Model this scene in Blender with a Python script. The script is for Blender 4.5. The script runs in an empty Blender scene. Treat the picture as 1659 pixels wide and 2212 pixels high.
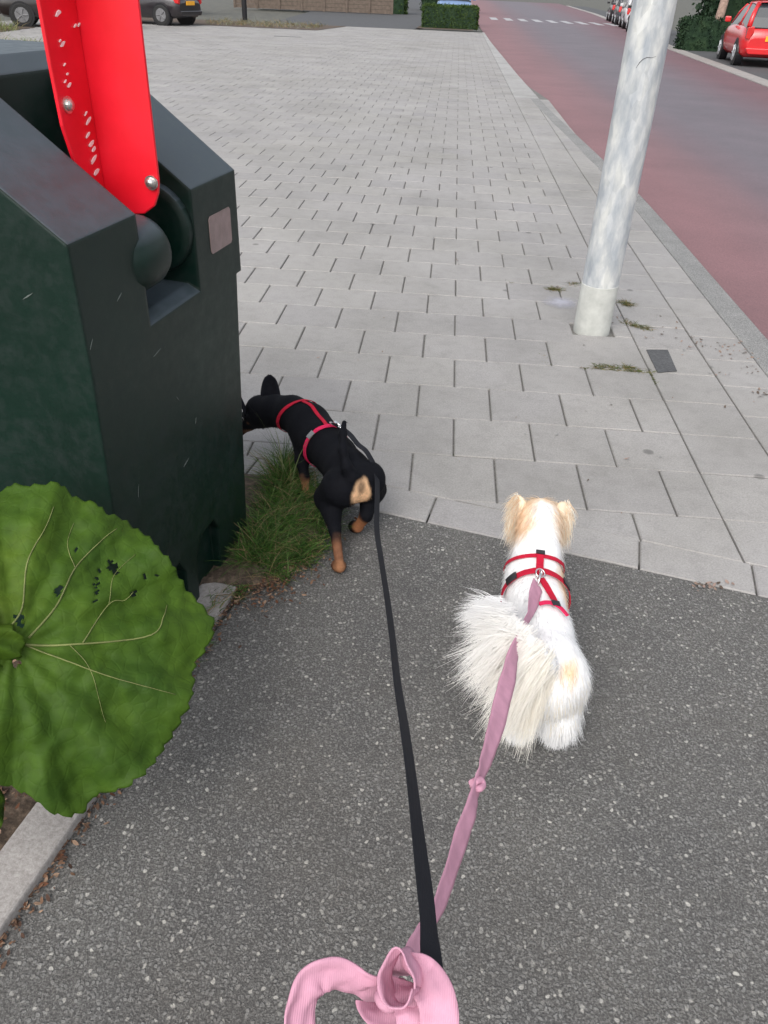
import bpy, bmesh, math, random
import numpy as np
from mathutils import Vector, Matrix, noise as mnoise
random.seed(7); rng = np.random.default_rng(7)
SC = bpy.context.scene
COL = SC.collection

# ------------------------------------------------------------------ camera, sky, sun, exposure
F = 1680.26; W0 = 1659.0; H0 = 2212.0
CX, CY, CH = -0.10718, -2.21540, 1.43261
PITCH, YAW, ROLL = 0.595866, 0.0561223, 0.0429422
CAM = np.array([CX, CY, CH])
_f = np.array([-math.sin(YAW)*math.cos(PITCH), math.cos(YAW)*math.cos(PITCH), -math.sin(PITCH)])
_r = np.array([math.cos(YAW), math.sin(YAW), 0.0]); _u = np.cross(_r, _f)
AR = math.cos(ROLL)*_r + math.sin(ROLL)*_u
AU = -math.sin(ROLL)*_r + math.cos(ROLL)*_u
AF = _f
cd = bpy.data.cameras.new('camera'); cam = bpy.data.objects.new('camera', cd); COL.objects.link(cam)
cam.matrix_world = Matrix(((AR[0], AU[0], -AF[0], CX), (AR[1], AU[1], -AF[1], CY), (AR[2], AU[2], -AF[2], CH), (0, 0, 0, 1)))
cd.sensor_fit = 'VERTICAL'; cd.sensor_height = 24.0; cd.lens = 24.0*F/H0
cd.clip_start = 0.05; cd.clip_end = 2000
SC.camera = cam
def ray(x, y):
    return (x-W0/2)/F*AR - (y-H0/2)/F*AU + AF
def P(x, y, d):
    """point seen at photo position x,y at depth d metres"""
    return Vector(CAM + ray(x, y)*d)
def G(x, y, z=0.0):
    r = ray(x, y); return Vector(CAM + r*((z-CH)/r[2]))
def PLN(x, y, p0, n):
    r = ray(x, y); n = np.array(n); return Vector(CAM + r*(((np.array(p0)-CAM) @ n)/(r @ n)))

world = bpy.data.worlds.new('World'); SC.world = world; world.use_nodes = True
nt = world.node_tree; nt.nodes.clear()
sky = nt.nodes.new('ShaderNodeTexSky'); sky.sky_type = 'NISHITA'; sky.sun_disc = False
SUN_EL, SUN_AZ = math.radians(48), math.radians(200)
sky.sun_elevation = SUN_EL; sky.sun_rotation = SUN_AZ
sky.air_density = 1.0; sky.dust_density = 4.0
hs = nt.nodes.new('ShaderNodeHueSaturation'); hs.inputs['Saturation'].default_value = 0.32
bg = nt.nodes.new('ShaderNodeBackground'); bg.inputs['Strength'].default_value = 0.15
ow = nt.nodes.new('ShaderNodeOutputWorld')
nt.links.new(sky.outputs[0], hs.inputs['Color']); nt.links.new(hs.outputs[0], bg.inputs['Color']); nt.links.new(bg.outputs[0], ow.inputs['Surface'])
sl = bpy.data.lights.new('sun', 'SUN'); sl.energy = 0.5; sl.angle = math.radians(60); sl.color = (1.0, 0.97, 0.93)
so = bpy.data.objects.new('sun', sl); COL.objects.link(so)
sd = Vector((math.sin(SUN_AZ)*math.cos(SUN_EL), math.cos(SUN_AZ)*math.cos(SUN_EL), math.sin(SUN_EL)))
so.rotation_euler = sd.to_track_quat('Z', 'Y').to_euler()
SC.view_settings.view_transform = 'Standard'; SC.view_settings.look = 'None'
SC.view_settings.exposure = 0.70; SC.view_settings.gamma = 1.0

# ------------------------------------------------------------------ materials
def new_mat(name):
    m = bpy.data.materials.new(name); m.use_nodes = True
    return m, m.node_tree, m.node_tree.nodes['Principled BSDF']
def nd(t, typ, **kw):
    n = t.nodes.new(typ)
    for k, v in kw.items():
        if k.startswith('i_'): n.inputs[k[2:]].default_value = v
        else: setattr(n, k, v)
    return n
def coords(t, scale=(1, 1, 1)):
    tc = nd(t, 'ShaderNodeTexCoord'); mp = nd(t, 'ShaderNodeMapping'); mp.inputs['Scale'].default_value = scale
    t.links.new(tc.outputs['Object'], mp.inputs['Vector']); return mp.outputs['Vector']
def noise_tex(t, vec, scale, detail=4, rough=0.6):
    n = nd(t, 'ShaderNodeTexNoise'); n.inputs['Scale'].default_value = scale
    n.inputs['Detail'].default_value = detail; n.inputs['Roughness'].default_value = rough
    t.links.new(vec, n.inputs['Vector']); return n.outputs['Fac']
def noise_col(t, vec, scale):
    n = nd(t, 'ShaderNodeTexNoise'); n.inputs['Scale'].default_value = scale; t.links.new(vec, n.inputs['Vector']); return n.outputs['Color']
def ramp(t, fac, stops):
    r = nd(t, 'ShaderNodeValToRGB'); el = r.color_ramp.elements
    while len(el) > 1: el.remove(el[-1])
    el[0].position = stops[0][0]; c = stops[0][1]; el[0].color = (*c, 1) if len(c) == 3 else c
    for p, c in stops[1:]:
        e = el.new(p); e.color = (*c, 1)
    t.links.new(fac, r.inputs['Fac']); return r.outputs['Color']
def mix(t, fac, a, b, mode='MIX'):
    m = nd(t, 'ShaderNodeMix', data_type='RGBA', blend_type=mode)
    for s, v in ((m.inputs['Factor'], fac), (m.inputs[6], a), (m.inputs[7], b)):
        if isinstance(v, (int, float)): s.default_value = v
        elif isinstance(v, (tuple, list)): s.default_value = (*v, 1) if len(v) == 3 else v
        else: t.links.new(v, s)
    return m.outputs[2]
def bump(t, b, h, strength, dist=0.002):
    n = nd(t, 'ShaderNodeBump'); n.inputs['Strength'].default_value = strength; n.inputs['Distance'].default_value = dist
    t.links.new(h, n.inputs['Height']); t.links.new(n.outputs['Normal'], b.inputs['Normal'])
def g3(v): return (v, v, v)
def plain(name, col, rough=0.5, var=0.12, scale=8, metal=0.0, spec=0.5, bmp=0.0, bscale=60, coat=0.0):
    m, t, b = new_mat(name); v = coords(t)
    f = noise_tex(t, v, scale, 5)
    c = ramp(t, f, [(0.3, tuple(x*(1-var) for x in col)), (0.7, tuple(min(1, x*(1+var)) for x in col))])
    t.links.new(c, b.inputs['Base Color'])
    b.inputs['Roughness'].default_value = rough; b.inputs['Metallic'].default_value = metal
    b.inputs['Specular IOR Level'].default_value = spec
    if coat: b.inputs['Coat Weight'].default_value = coat; b.inputs['Coat Roughness'].default_value = 0.08
    if bmp: bump(t, b, noise_tex(t, v, bscale, 4), bmp)
    return m
def attr_mat(name, rough=0.8, var=0.2, scale=30, spec=0.3, sheen=0.0, transl=0.0, bmp=0.0, bscale=200):
    m, t, b = new_mat(name); v = coords(t)
    a = nd(t, 'ShaderNodeAttribute', attribute_name='Col')
    f = noise_tex(t, v, scale, 4)
    k = ramp(t, f, [(0.3, g3(1-var)), (0.7, g3(1.0))])
    c = mix(t, 1.0, a.outputs['Color'], k, 'MULTIPLY')
    t.links.new(c, b.inputs['Base Color']); b.inputs['Roughness'].default_value = rough
    b.inputs['Specular IOR Level'].default_value = spec
    if sheen: b.inputs['Sheen Weight'].default_value = sheen; b.inputs['Sheen Roughness'].default_value = 0.4
    if bmp: bump(t, b, noise_tex(t, v, bscale, 3), bmp, 0.001)
    if transl:
        tr = nd(t, 'ShaderNodeBsdfTranslucent'); ms = nd(t, 'ShaderNodeMixShader'); ms.inputs[0].default_value = transl
        t.links.new(c, tr.inputs['Color']); t.links.new(b.outputs[0], ms.inputs[1]); t.links.new(tr.outputs[0], ms.inputs[2])
        t.links.new(ms.outputs[0], t.nodes['Material Output'].inputs['Surface'])
    return m

def mat_asphalt():
    m, t, b = new_mat('chip asphalt'); v = coords(t)
    wn = nd(t, 'ShaderNodeTexNoise'); wn.inputs['Scale'].default_value = 60; t.links.new(v, wn.inputs['Vector'])
    wv = mix(t, 0.012, v, wn.outputs['Color'], 'ADD')
    def chips(scale, thr, sz):
        vo = nd(t, 'ShaderNodeTexVoronoi'); vo.inputs['Scale'].default_value = scale; vo.inputs['Randomness'].default_value = 1
        t.links.new(wv, vo.inputs['Vector'])
        sep = nd(t, 'ShaderNodeSeparateColor'); t.links.new(vo.outputs['Color'], sep.inputs[0])
        a = nd(t, 'ShaderNodeMapRange', interpolation_type='SMOOTHSTEP'); a.inputs[1].default_value = sz; a.inputs[2].default_value = sz*0.6
        a.inputs[3].default_value = 0; a.inputs[4].default_value = 1; t.links.new(vo.outputs['Distance'], a.inputs[0])
        g = nd(t, 'ShaderNodeMapRange'); g.inputs[1].default_value = thr; g.inputs[2].default_value = 1.0; g.clamp = True
        t.links.new(sep.outputs[0], g.inputs[0])
        mu = nd(t, 'ShaderNodeMath', operation='MULTIPLY'); t.links.new(a.outputs[0], mu.inputs[0]); t.links.new(g.outputs[0], mu.inputs[1])
        return mu.outputs[0], vo
    f1 = noise_tex(t, v, 3, 6, 0.65); f2 = noise_tex(t, v, 240, 3, 0.7)
    base = ramp(t, f2, [(0.32, (0.042, 0.041, 0.040)), (0.52, (0.096, 0.094, 0.090)), (0.70, (0.215, 0.21, 0.20))])
    base = mix(t, 0.8, base, ramp(t, f1, [(0.3, (0.76, 0.76, 0.78)), (0.7, (1.16, 1.13, 1.08))]), 'MULTIPLY')
    c1, v1 = chips(125, 0.22, 0.52); c2, v2 = chips(88, 0.72, 0.42)
    col = mix(t, c1, base, (0.235, 0.232, 0.222)); c3, v3 = chips(230, 0.35, 0.55); col = mix(t, c3, col, (0.185, 0.182, 0.174))
    sh = ramp(t, noise_tex(t, v, 30, 3), [(0.35, (0.28, 0.275, 0.255)), (0.65, (0.50, 0.485, 0.44))]); col = mix(t, c2, col, sh)
    f4 = noise_tex(t, v, 0.9, 7, 0.7); col = mix(t, 1.0, col, ramp(t, f4, [(0.3, (0.82, 0.80, 0.78)), (0.5, (1, 1, 1)), (0.7, (1.12, 1.12, 1.11))]), 'MULTIPLY')
    t.links.new(col, b.inputs['Base Color']); b.inputs['Roughness'].default_value = 0.8
    ad = nd(t, 'ShaderNodeMath', operation='ADD'); t.links.new(c1, ad.inputs[0]); t.links.new(f2, ad.inputs[1])
    bump(t, b, ad.outputs[0], 0.9, 0.003); return m
def mat_slab():
    m, t, b = new_mat('concrete paving slab'); v = coords(t)
    a = nd(t, 'ShaderNodeAttribute', attribute_name='Col')
    f1 = noise_tex(t, v, 1.3, 6, 0.65); f2 = noise_tex(t, v, 170, 3, 0.7); f3 = noise_tex(t, v, 14, 5, 0.7)
    c = mix(t, 1.0, a.outputs['Color'], ramp(t, f1, [(0.28, (0.80, 0.795, 0.775)), (0.5, (0.98, 0.97, 0.96)), (0.7, (1.07, 1.06, 1.06))]), 'MULTIPLY')
    f5 = noise_tex(t, v, 0.35, 5, 0.7); c = mix(t, 1.0, c, ramp(t, f5, [(0.35, (0.93, 0.92, 0.90)), (0.6, (1.04, 1.03, 1.035))]), 'MULTIPLY')
    c = mix(t, 1.0, c, ramp(t, f2, [(0.3, g3(0.78)), (0.7, g3(1.12))]), 'MULTIPLY')
    c = mix(t, 1.0, c, ramp(t, f3, [(0.25, g3(0.84)), (0.5, g3(1.0)), (0.8, g3(1.06))]), 'MULTIPLY')
    vo = nd(t, 'ShaderNodeTexVoronoi'); vo.inputs['Scale'].default_value = 2.6; t.links.new(v, vo.inputs['Vector'])
    spot = ramp(t, vo.outputs['Distance'], [(0.0, g3(0.35)), (0.045, g3(0.5)), (0.065, g3(1))])
    c = mix(t, 0.8, c, spot, 'MULTIPLY')
    t.links.new(c, b.inputs['Base Color']); b.inputs['Roughness'].default_value = 0.75
    bump(t, b, f2, 0.5, 0.0015); return m
def mat_speckle(name, lo, mid, hi, sc=220, rough=0.85):
    m, t, b = new_mat(name); v = coords(t)
    f2 = noise_tex(t, v, sc, 3, 0.75); f1 = noise_tex(t, v, 4, 5)
    c = ramp(t, f2, [(0.32, lo), (0.5, mid), (0.7, hi)])
    c = mix(t, 0.8, c, ramp(t, f1, [(0.3, g3(0.8)), (0.7, g3(1.12))]), 'MULTIPLY')
    t.links.new(c, b.inputs['Base Color']); b.inputs['Roughness'].default_value = rough; bump(t, b, f2, 0.7, 0.002); return m
def mat_road():
    m, t, b = new_mat('red and grey road'); v = coords(t)
    a = nd(t, 'ShaderNodeAttribute', attribute_name='Col')
    f1 = noise_tex(t, v, 0.7, 6, 0.7); f2 = noise_tex(t, v, 120, 3, 0.75)
    c = mix(t, 1.0, a.outputs['Color'], ramp(t, f1, [(0.3, (0.85, 0.84, 0.86)), (0.7, (1.12, 1.08, 1.1))]), 'MULTIPLY')
    c = mix(t, 1.0, c, ramp(t, f2, [(0.3, g3(0.7)), (0.7, g3(1.25))]), 'MULTIPLY')
    t.links.new(c, b.inputs['Base Color']); b.inputs['Roughness'].default_value = 0.7; bump(t, b, f2, 0.5); return m
def mat_leaf(name, c0, c1, c2, scale=7, transl=0.25, rough=0.45):
    m, t, b = new_mat(name); v = coords(t)
    f = noise_tex(t, v, scale, 6, 0.6); f2 = noise_tex(t, v, scale*12, 3)
    c = ramp(t, f, [(0.3, c0), (0.52, c1), (0.75, c2)])
    c = mix(t, 0.7, c, ramp(t, f2, [(0.3, g3(0.75)), (0.7, g3(1.15))]), 'MULTIPLY')
    t.links.new(c, b.inputs['Base Color']); b.inputs['Roughness'].default_value = rough; b.inputs['Specular IOR Level'].default_value = 0.2
    vo = nd(t, 'ShaderNodeTexVoronoi', feature='DISTANCE_TO_EDGE'); vo.inputs['Scale'].default_value = 42; t.links.new(mix(t, 0.03, v, noise_col(t, v, 9), 'ADD'), vo.inputs['Vector'])
    net = ramp(t, vo.outputs['Distance'], [(0.0, g3(0)), (0.10, g3(1))]); bump(t, b, net, 0.22, 0.002)
    tr = nd(t, 'ShaderNodeBsdfTranslucent'); ms = nd(t, 'ShaderNodeMixShader'); ms.inputs[0].default_value = transl
    t.links.new(c, tr.inputs['Color']); t.links.new(b.outputs[0], ms.inputs[1]); t.links.new(tr.outputs[0], ms.inputs[2])
    t.links.new(ms.outputs[0], t.nodes['Material Output'].inputs['Surface']); return m
def mat_galv():
    m, t, b = new_mat('galvanised steel'); v = coords(t, (1, 1, 0.35))
    rot = t.nodes['Mapping']; rot.inputs['Rotation'].default_value = (0.5, 0.6, 0)
    f = noise_tex(t, v, 22, 5, 0.6); vo = nd(t, 'ShaderNodeTexVoronoi'); vo.inputs['Scale'].default_value = 38; t.links.new(v, vo.inputs['Vector'])
    c = ramp(t, f, [(0.34, (0.33, 0.36, 0.39)), (0.5, (0.44, 0.46, 0.47)), (0.66, (0.58, 0.59, 0.57))])
    vg = nd(t, 'ShaderNodeRGBToBW'); t.links.new(vo.outputs['Color'], vg.inputs[0]); c = mix(t, 0.22, c, vg.outputs[0], 'SOFT_LIGHT')
    t.links.new(c, b.inputs['Base Color']); b.inputs['Metallic'].default_value = 0.0; b.inputs['Roughness'].default_value = 0.7
    bump(t, b, f, 0.25); return m
def mat_bin():
    m, t, b = new_mat('dark green moulded plastic'); v = coords(t)
    f = noise_tex(t, v, 3, 6, 0.6); f2 = noise_tex(t, v, 320, 2); f3 = noise_tex(t, v, 26, 6, 0.75)
    c = ramp(t, f, [(0.3, (0.0012, 0.013, 0.0085)), (0.7, (0.0025, 0.020, 0.0135))])
    dust = ramp(t, f3, [(0.46, g3(0)), (0.62, g3(0.25)), (0.85, g3(0.6))])
    c = mix(t, dust, c, (0.022, 0.030, 0.030))
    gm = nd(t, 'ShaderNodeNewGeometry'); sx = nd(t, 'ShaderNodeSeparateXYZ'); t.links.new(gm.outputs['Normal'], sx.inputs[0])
    sky_sheen = ramp(t, sx.outputs['Z'], [(0.45, g3(0)), (0.75, g3(1))])          # bluish sky reflection painted into the colour of whatever faces up
    sf_ = mix(t, 1.0, sky_sheen, ramp(t, f3, [(0.3, g3(0.62)), (0.7, g3(1.0))]), 'MULTIPLY')
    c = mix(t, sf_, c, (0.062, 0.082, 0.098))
    t.links.new(c, b.inputs['Base Color']); 
    r = ramp(t, f3, [(0.3, g3(0.36)), (0.7, g3(0.56))]); t.links.new(r, b.inputs['Roughness'])
    b.inputs['Specular IOR Level'].default_value = 0.40
    bv = nd(t, 'ShaderNodeBevel'); bv.inputs['Radius'].default_value = 0.011; bv.samples = 4
    bump(t, b, f2, 0.12, 0.001); t.links.new(bv.outputs['Normal'], t.nodes['Bump'].inputs['Normal']); return m
def mat_red():
    m, t, b = new_mat('scratched red paint'); v = coords(t)
    f = noise_tex(t, v, 9, 4)
    c = ramp(t, f, [(0.3, (0.72, 0.004, 0.014)), (0.7, (0.86, 0.008, 0.028))])
    t.links.new(c, b.inputs['Base Color']); b.inputs['Roughness'].default_value = 0.42; b.inputs['Coat Weight'].default_value = 0.15; return m
def mat_strap(name, col):
    m, t, b = new_mat(name); v = coords(t)
    w = nd(t, 'ShaderNodeTexWave'); w.inputs['Scale'].default_value = 150; w.inputs['Distortion'].default_value = 1; t.links.new(v, w.inputs['Vector'])
    f = noise_tex(t, v, 30, 4)
    c = ramp(t, f, [(0.3, tuple(x*0.8 for x in col)), (0.7, col)])
    t.links.new(c, b.inputs['Base Color']); b.inputs['Roughness'].default_value = 0.75
    b.inputs['Specular IOR Level'].default_value = 0.25; bump(t, b, w.outputs['Fac'], 0.3, 0.0006); return m

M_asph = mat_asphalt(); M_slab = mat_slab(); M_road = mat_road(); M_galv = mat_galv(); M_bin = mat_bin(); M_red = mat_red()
M_joint = mat_speckle('sandy joint dirt', (0.09, 0.086, 0.078), (0.155, 0.15, 0.138), (0.22, 0.215, 0.20), 90)
M_kerb = mat_speckle('washed gravel kerb', (0.10, 0.10, 0.10), (0.22, 0.22, 0.215), (0.42, 0.41, 0.39), 200)
M_ckerb = mat_speckle('pale concrete kerb', (0.24, 0.22, 0.205), (0.31, 0.29, 0.275), (0.38, 0.36, 0.34), 120)
M_soil = mat_speckle('dark leaf soil', (0.035, 0.026, 0.018), (0.085, 0.06, 0.042), (0.17, 0.125, 0.09), 60)
M_ground = mat_speckle('far ground', (0.07, 0.07, 0.06), (0.10, 0.10, 0.085), (0.14, 0.135, 0.11), 3)
M_darkasph = mat_speckle('dark asphalt drive', (0.05, 0.052, 0.054), (0.075, 0.077, 0.08), (0.11, 0.11, 0.115), 90)
M_white = plain('white road paint', (0.36, 0.36, 0.37), 0.7, 0.1, 6)
M_steel = plain('bolt steel', (0.62, 0.60, 0.57), 0.3, 0.1, 40, metal=0.9)
M_chrome = plain('chrome ring', (0.8, 0.8, 0.8), 0.15, 0.05, 40, metal=1.0)
M_black = plain('black plastic', (0.012, 0.012, 0.014), 0.35, 0.1)
M_cap = plain('cream sleeve paint', (0.46, 0.47, 0.44), 0.75, 0.16, 16, bmp=0.15)
M_scuff = plain('pale scuff', (0.12, 0.14, 0.13), 0.7, 0.2, 60)
M_sticker = plain('faded pinkish sticker', (0.27, 0.20, 0.19), 0.5, 0.25, 22)
M_scr = plain('bare scratch', (0.85, 0.80, 0.80), 0.35, 0.1, metal=0.1)
M_bark = plain('tan bark', (0.36, 0.25, 0.20), 0.9, 0.3, 14, bmp=0.5, bscale=40)
M_glass = plain('car glass', (0.02, 0.025, 0.03), 0.08, 0.1, spec=0.8)
M_tyre = plain('tyre rubber', (0.018, 0.018, 0.018), 0.85, 0.1)
M_rim = plain('silver rim', (0.55, 0.56, 0.57), 0.35, 0.1, metal=0.7)
M_wall = plain('brown timber wall', (0.13, 0.10, 0.08), 0.9, 0.25, 6)
M_plate = plain('amber number plate', (0.90, 0.42, 0.02), 0.5, 0.05)
M_tail = plain('red tail lamp', (0.55, 0.02, 0.02), 0.2, 0.1, coat=0.6)
M_lamp = plain('clear head lamp', (0.80, 0.80, 0.78), 0.15, 0.05, coat=0.7)
M_leafbig = mat_leaf('large green leaf', (0.034, 0.082, 0.010), (0.070, 0.138, 0.013), (0.135, 0.205, 0.022), 4.0, 0.28, 0.6)
M_vein = plain('pale leaf vein', (0.145, 0.165, 0.05), 0.7, 0.45, 24)
M_stem = plain('leaf stalk', (0.10, 0.10, 0.04), 0.7, 0.2)
M_hedge = mat_leaf('hedge leaves', (0.02, 0.045, 0.01), (0.05, 0.09, 0.018), (0.09, 0.13, 0.03), 5, 0.15, 0.6)
M_hedged = mat_leaf('dark hedge leaves', (0.010, 0.026, 0.014), (0.022, 0.048, 0.022), (0.04, 0.07, 0.03), 3, 0.1, 0.6)
M_grass = attr_mat('grass blades', 0.55, 0.25, 14, 0.35, transl=0.25)
M_litter = attr_mat('leaf litter', 0.85, 0.3, 20)
M_fur = attr_mat('long dog fur', 0.75, 0.06, 40, 0.2, sheen=0.1, transl=0.40)
M_skinw = attr_mat('white dog coat', 0.9, 0.12, 60, 0.15, bmp=0.6, bscale=160)
M_furb = attr_mat('short black dog coat', 0.80, 0.35, 90, 0.15, sheen=0.0, bmp=0.6, bscale=300)
M_pink = mat_strap('pink webbing', (0.60, 0.31, 0.41))
M_blk = mat_strap('black webbing', (0.012, 0.013, 0.018))
M_redstrap = mat_strap('red webbing', (0.50, 0.008, 0.035))
M_pinkstrap = mat_strap('bright red webbing', (0.72, 0.02, 0.10))

# ------------------------------------------------------------------ object helpers
def link(o, parent=None):
    COL.objects.link(o)
    if parent is not None: o.parent = parent
    return o
def tag(o, label=None, cat=None, group=None, kind=None):
    if label: o['label'] = label
    if cat: o['category'] = cat
    if group: o['group'] = group
    if kind: o['kind'] = kind
    return o
def thing(name, loc, rz, label, cat, group=None):
    o = bpy.data.objects.new(name, None); o.empty_display_size = 0.1; link(o)
    o.location = loc; o.rotation_euler = (0, 0, rz)
    return tag(o, label, cat, group)
def mesh_obj(name, verts, faces, mat, parent=None, cols=None, smooth=False, mats=None, midx=None):
    me = bpy.data.meshes.new(name)
    me.from_pydata([tuple(v) for v in verts], [], faces); 
    me.materials.append(mat)
    for x in (mats or []): me.materials.append(x)
    if midx is not None: me.polygons.foreach_set('material_index', midx)
    if cols is not None:
        a = me.color_attributes.new('Col', 'FLOAT_COLOR', 'POINT')
        c = np.ones((len(verts), 4), dtype=np.float32); c[:, :3] = np.asarray(cols, dtype=np.float32)[:, :3]
        a.data.foreach_set('color', c.ravel())
    if smooth: me.polygons.foreach_set('use_smooth', [True]*len(me.polygons))
    me.update(); me.validate()
    o = bpy.data.objects.new(name, me); return link(o, parent)
def bm_obj(name, bm, mat, parent=None, smooth=False, bevel=0, segs=2, mats=None):
    bmesh.ops.recalc_face_normals(bm, faces=bm.faces)
    if bevel:
        es = [e for e in bm.edges if len(e.link_faces) == 2 and e.calc_face_angle(0) > 0.5]
        bmesh.ops.bevel(bm, geom=es, offset=bevel, segments=segs, profile=0.5, affect='EDGES', clamp_overlap=True)
    me = bpy.data.meshes.new(name); bm.to_mesh(me); bm.free(); me.materials.append(mat)
    for x in (mats or []): me.materials.append(x)
    if smooth: me.polygons.foreach_set('use_smooth', [len(p.vertices) <= 4 for p in me.polygons])
    o = bpy.data.objects.new(name, me); return link(o, parent)
def add_box(bm, lo, hi, mi=0):
    x0, y0, z0 = lo; x1, y1, z1 = hi
    v = [bm.verts.new(p) for p in ((x0,y0,z0),(x1,y0,z0),(x1,y1,z0),(x0,y1,z0),(x0,y0,z1),(x1,y0,z1),(x1,y1,z1),(x0,y1,z1))]
    for f in ((0,3,2,1),(4,5,6,7),(0,1,5,4),(1,2,6,5),(2,3,7,6),(3,0,4,7)):
        bm.faces.new([v[i] for i in f]).material_index = mi
def add_tube(bm, pts, rad, n=12, cap=True, mi=0):
    pts = [Vector(p) for p in pts]; rings = []
    up = Vector((0.13, 0.31, 0.94))
    for i, p in enumerate(pts):
        d = (pts[min(i+1, len(pts)-1)] - pts[max(i-1, 0)]).normalized()
        a = d.cross(up);  a = a.normalized() if a.length > 1e-4 else d.orthogonal().normalized()
        b = d.cross(a); r = rad[i] if hasattr(rad, '__len__') else rad
        rings.append([bm.verts.new(p + (a*math.cos(2*math.pi*k/n) + b*math.sin(2*math.pi*k/n))*r) for k in range(n)])
    for r0, r1 in zip(rings, rings[1:]):
        for k in range(n): bm.faces.new((r0[k], r0[(k+1) % n], r1[(k+1) % n], r1[k])).material_index = mi
    if cap:
        bm.faces.new(rings[0][::-1]).material_index = mi; bm.faces.new(rings[-1]).material_index = mi
def add_prism(bm, poly, axis, lo, hi, mi=0):
    """poly = list of 2-D points in the plane normal to axis ('x','y','z')"""
    def mk(p, t):
        return {'x': (t, p[0], p[1]), 'y': (p[0], t, p[1]), 'z': (p[0], p[1], t)}[axis]
    a = [bm.verts.new(mk(p, lo)) for p in poly]; b = [bm.verts.new(mk(p, hi)) for p in poly]
    bm.faces.new(a[::-1]).material_index = mi; bm.faces.new(b).material_index = mi
    n = len(poly)
    for i in range(n): bm.faces.new((a[i], a[(i+1) % n], b[(i+1) % n], b[i])).material_index = mi

# ------------------------------------------------------------------ implicit-surface figure builder
class SDF:
    def __init__(s, k=0.02): s.p = []; s.k = k
    def cap(s, a, b, ra, rb): s.p.append((np.array(a, float), np.array(b, float), ra, rb)); return s
    def chain(s, pts, rs):
        for i in range(len(pts)-1): s.cap(pts[i], pts[i+1], rs[i], rs[i+1])
        return s
    def __call__(s, X):
        d = None
        for a, b, ra, rb in s.p:
            ba = b-a; t = np.clip(((X-a) @ ba)/max(ba @ ba, 1e-9), 0, 1)
            e = np.linalg.norm(X-a-t[..., None]*ba, axis=-1) - (ra+(rb-ra)*t)
            if d is None: d = e
            else:
                h = np.clip(0.5+0.5*(d-e)/s.k, 0, 1); d = d*(1-h)+e*h - s.k*h*(1-h)
        return d
    def grad(s, X, e=1e-3):
        g = np.stack([s(X+np.eye(3)[i]*e)-s(X-np.eye(3)[i]*e) for i in range(3)], -1)
        return g/np.maximum(np.linalg.norm(g, axis=-1, keepdims=True), 1e-9)
    def mesh(s, h=0.006):
        lo = np.min([np.minimum(a-ra, b-rb) for a, b, ra, rb in s.p], 0)-3*h; hi = np.max([np.maximum(a+ra, b+rb) for a, b, ra, rb in s.p], 0)+3*h
        n = np.ceil((hi-lo)/h).astype(int)+1
        ax = [lo[i]+h*np.arange(n[i]) for i in range(3)]
        X = np.stack(np.meshgrid(*ax, indexing='ij'), -1); V = s(X); S = V < 0
        c = np.zeros(tuple(n-1), int)
        for dx in (0, 1):
            for dy in (0, 1):
                for dz in (0, 1): c += S[dx:n[0]-1+dx, dy:n[1]-1+dy, dz:n[2]-1+dz]
        act = (c > 0) & (c < 8); idx = -np.ones(act.shape, int); cells = np.argwhere(act); idx[act] = np.arange(len(cells))
        pts = lo + (cells+0.5)*h
        for _ in range(5): pts = pts - (s(pts))[:, None]*s.grad(pts)*0.9
        F_ = []
        for axn in range(3):
            o1, o2 = [(1, 2), (2, 0), (0, 1)][axn]
            sl0 = [slice(None)]*3; sl1 = [slice(None)]*3; sl0[axn] = slice(0, -1); sl1[axn] = slice(1, None)
            e = np.argwhere(S[tuple(sl0)] != S[tuple(sl1)])
            for q in e:
                q0 = q.copy(); a_, b_ = q0.copy(), q0.copy(); a_[o1] -= 1; b_[o2] -= 1; cc = a_.copy(); cc[o2] -= 1
                ids = [idx[tuple(q0)], idx[tuple(a_)], idx[tuple(cc)], idx[tuple(b_)]]
                if min(ids) < 0: continue
                F_.append(ids if not S[tuple(q)] else ids[::-1])
        return pts, [tuple(int(i) for i in f) for f in F_]
def strands(roots, dirs, lens, wid, width, cols, droop, segs=4, curl=0.0):
    """flat tapering hair ribbons as one mesh"""
    N = len(roots); L = segs+1
    V = np.zeros((N, L, 2, 3)); p = roots.copy(); d = dirs.copy()
    w = np.linspace(1, 0.12, L); w[0] = 0.7
    for i in range(L):
        V[:, i, 0] = p - wid*(width*w[i]/2)[:, None] if hasattr(width, '__len__') else p - wid*(width*w[i]/2)
        V[:, i, 1] = p + wid*(width*w[i]/2)[:, None] if hasattr(width, '__len__') else p + wid*(width*w[i]/2)
        d = d + droop[None, :]/segs if droop.ndim == 1 else d + droop/segs
        if curl: d = d + rng.normal(0, curl, d.shape)
        d = d/np.linalg.norm(d, axis=1, keepdims=True); p = p + d*(lens/segs)[:, None]
    verts = V.reshape(-1, 3); b = (np.arange(N)*L*2)[:, None]
    fs = []
    for i in range(segs):
        o = i*2; fs.append(np.stack([b[:, 0]+o, b[:, 0]+o+1, b[:, 0]+o+3, b[:, 0]+o+2], 1))
    faces = np.concatenate(fs).tolist()
    C = np.repeat(cols, L*2, axis=0)
    return verts, faces, C
def sample_surface(pts, faces, n):
    f = np.array(faces); A = pts[f[:, 0]]; B = pts[f[:, 1]]; C_ = pts[f[:, 2]]; D = pts[f[:, 3]]
    ar = np.linalg.norm(np.cross(C_-A, D-B), axis=1); i = rng.choice(len(f), n, p=ar/ar.sum())
    u, v = rng.random((2, n, 1)); return (A[i]*(1-u)+B[i]*u)*(1-v)+(D[i]*(1-u)+C_[i]*u)*v
def nrm(a): return a/np.maximum(np.linalg.norm(a, axis=-1, keepdims=True), 1e-9)
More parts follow.
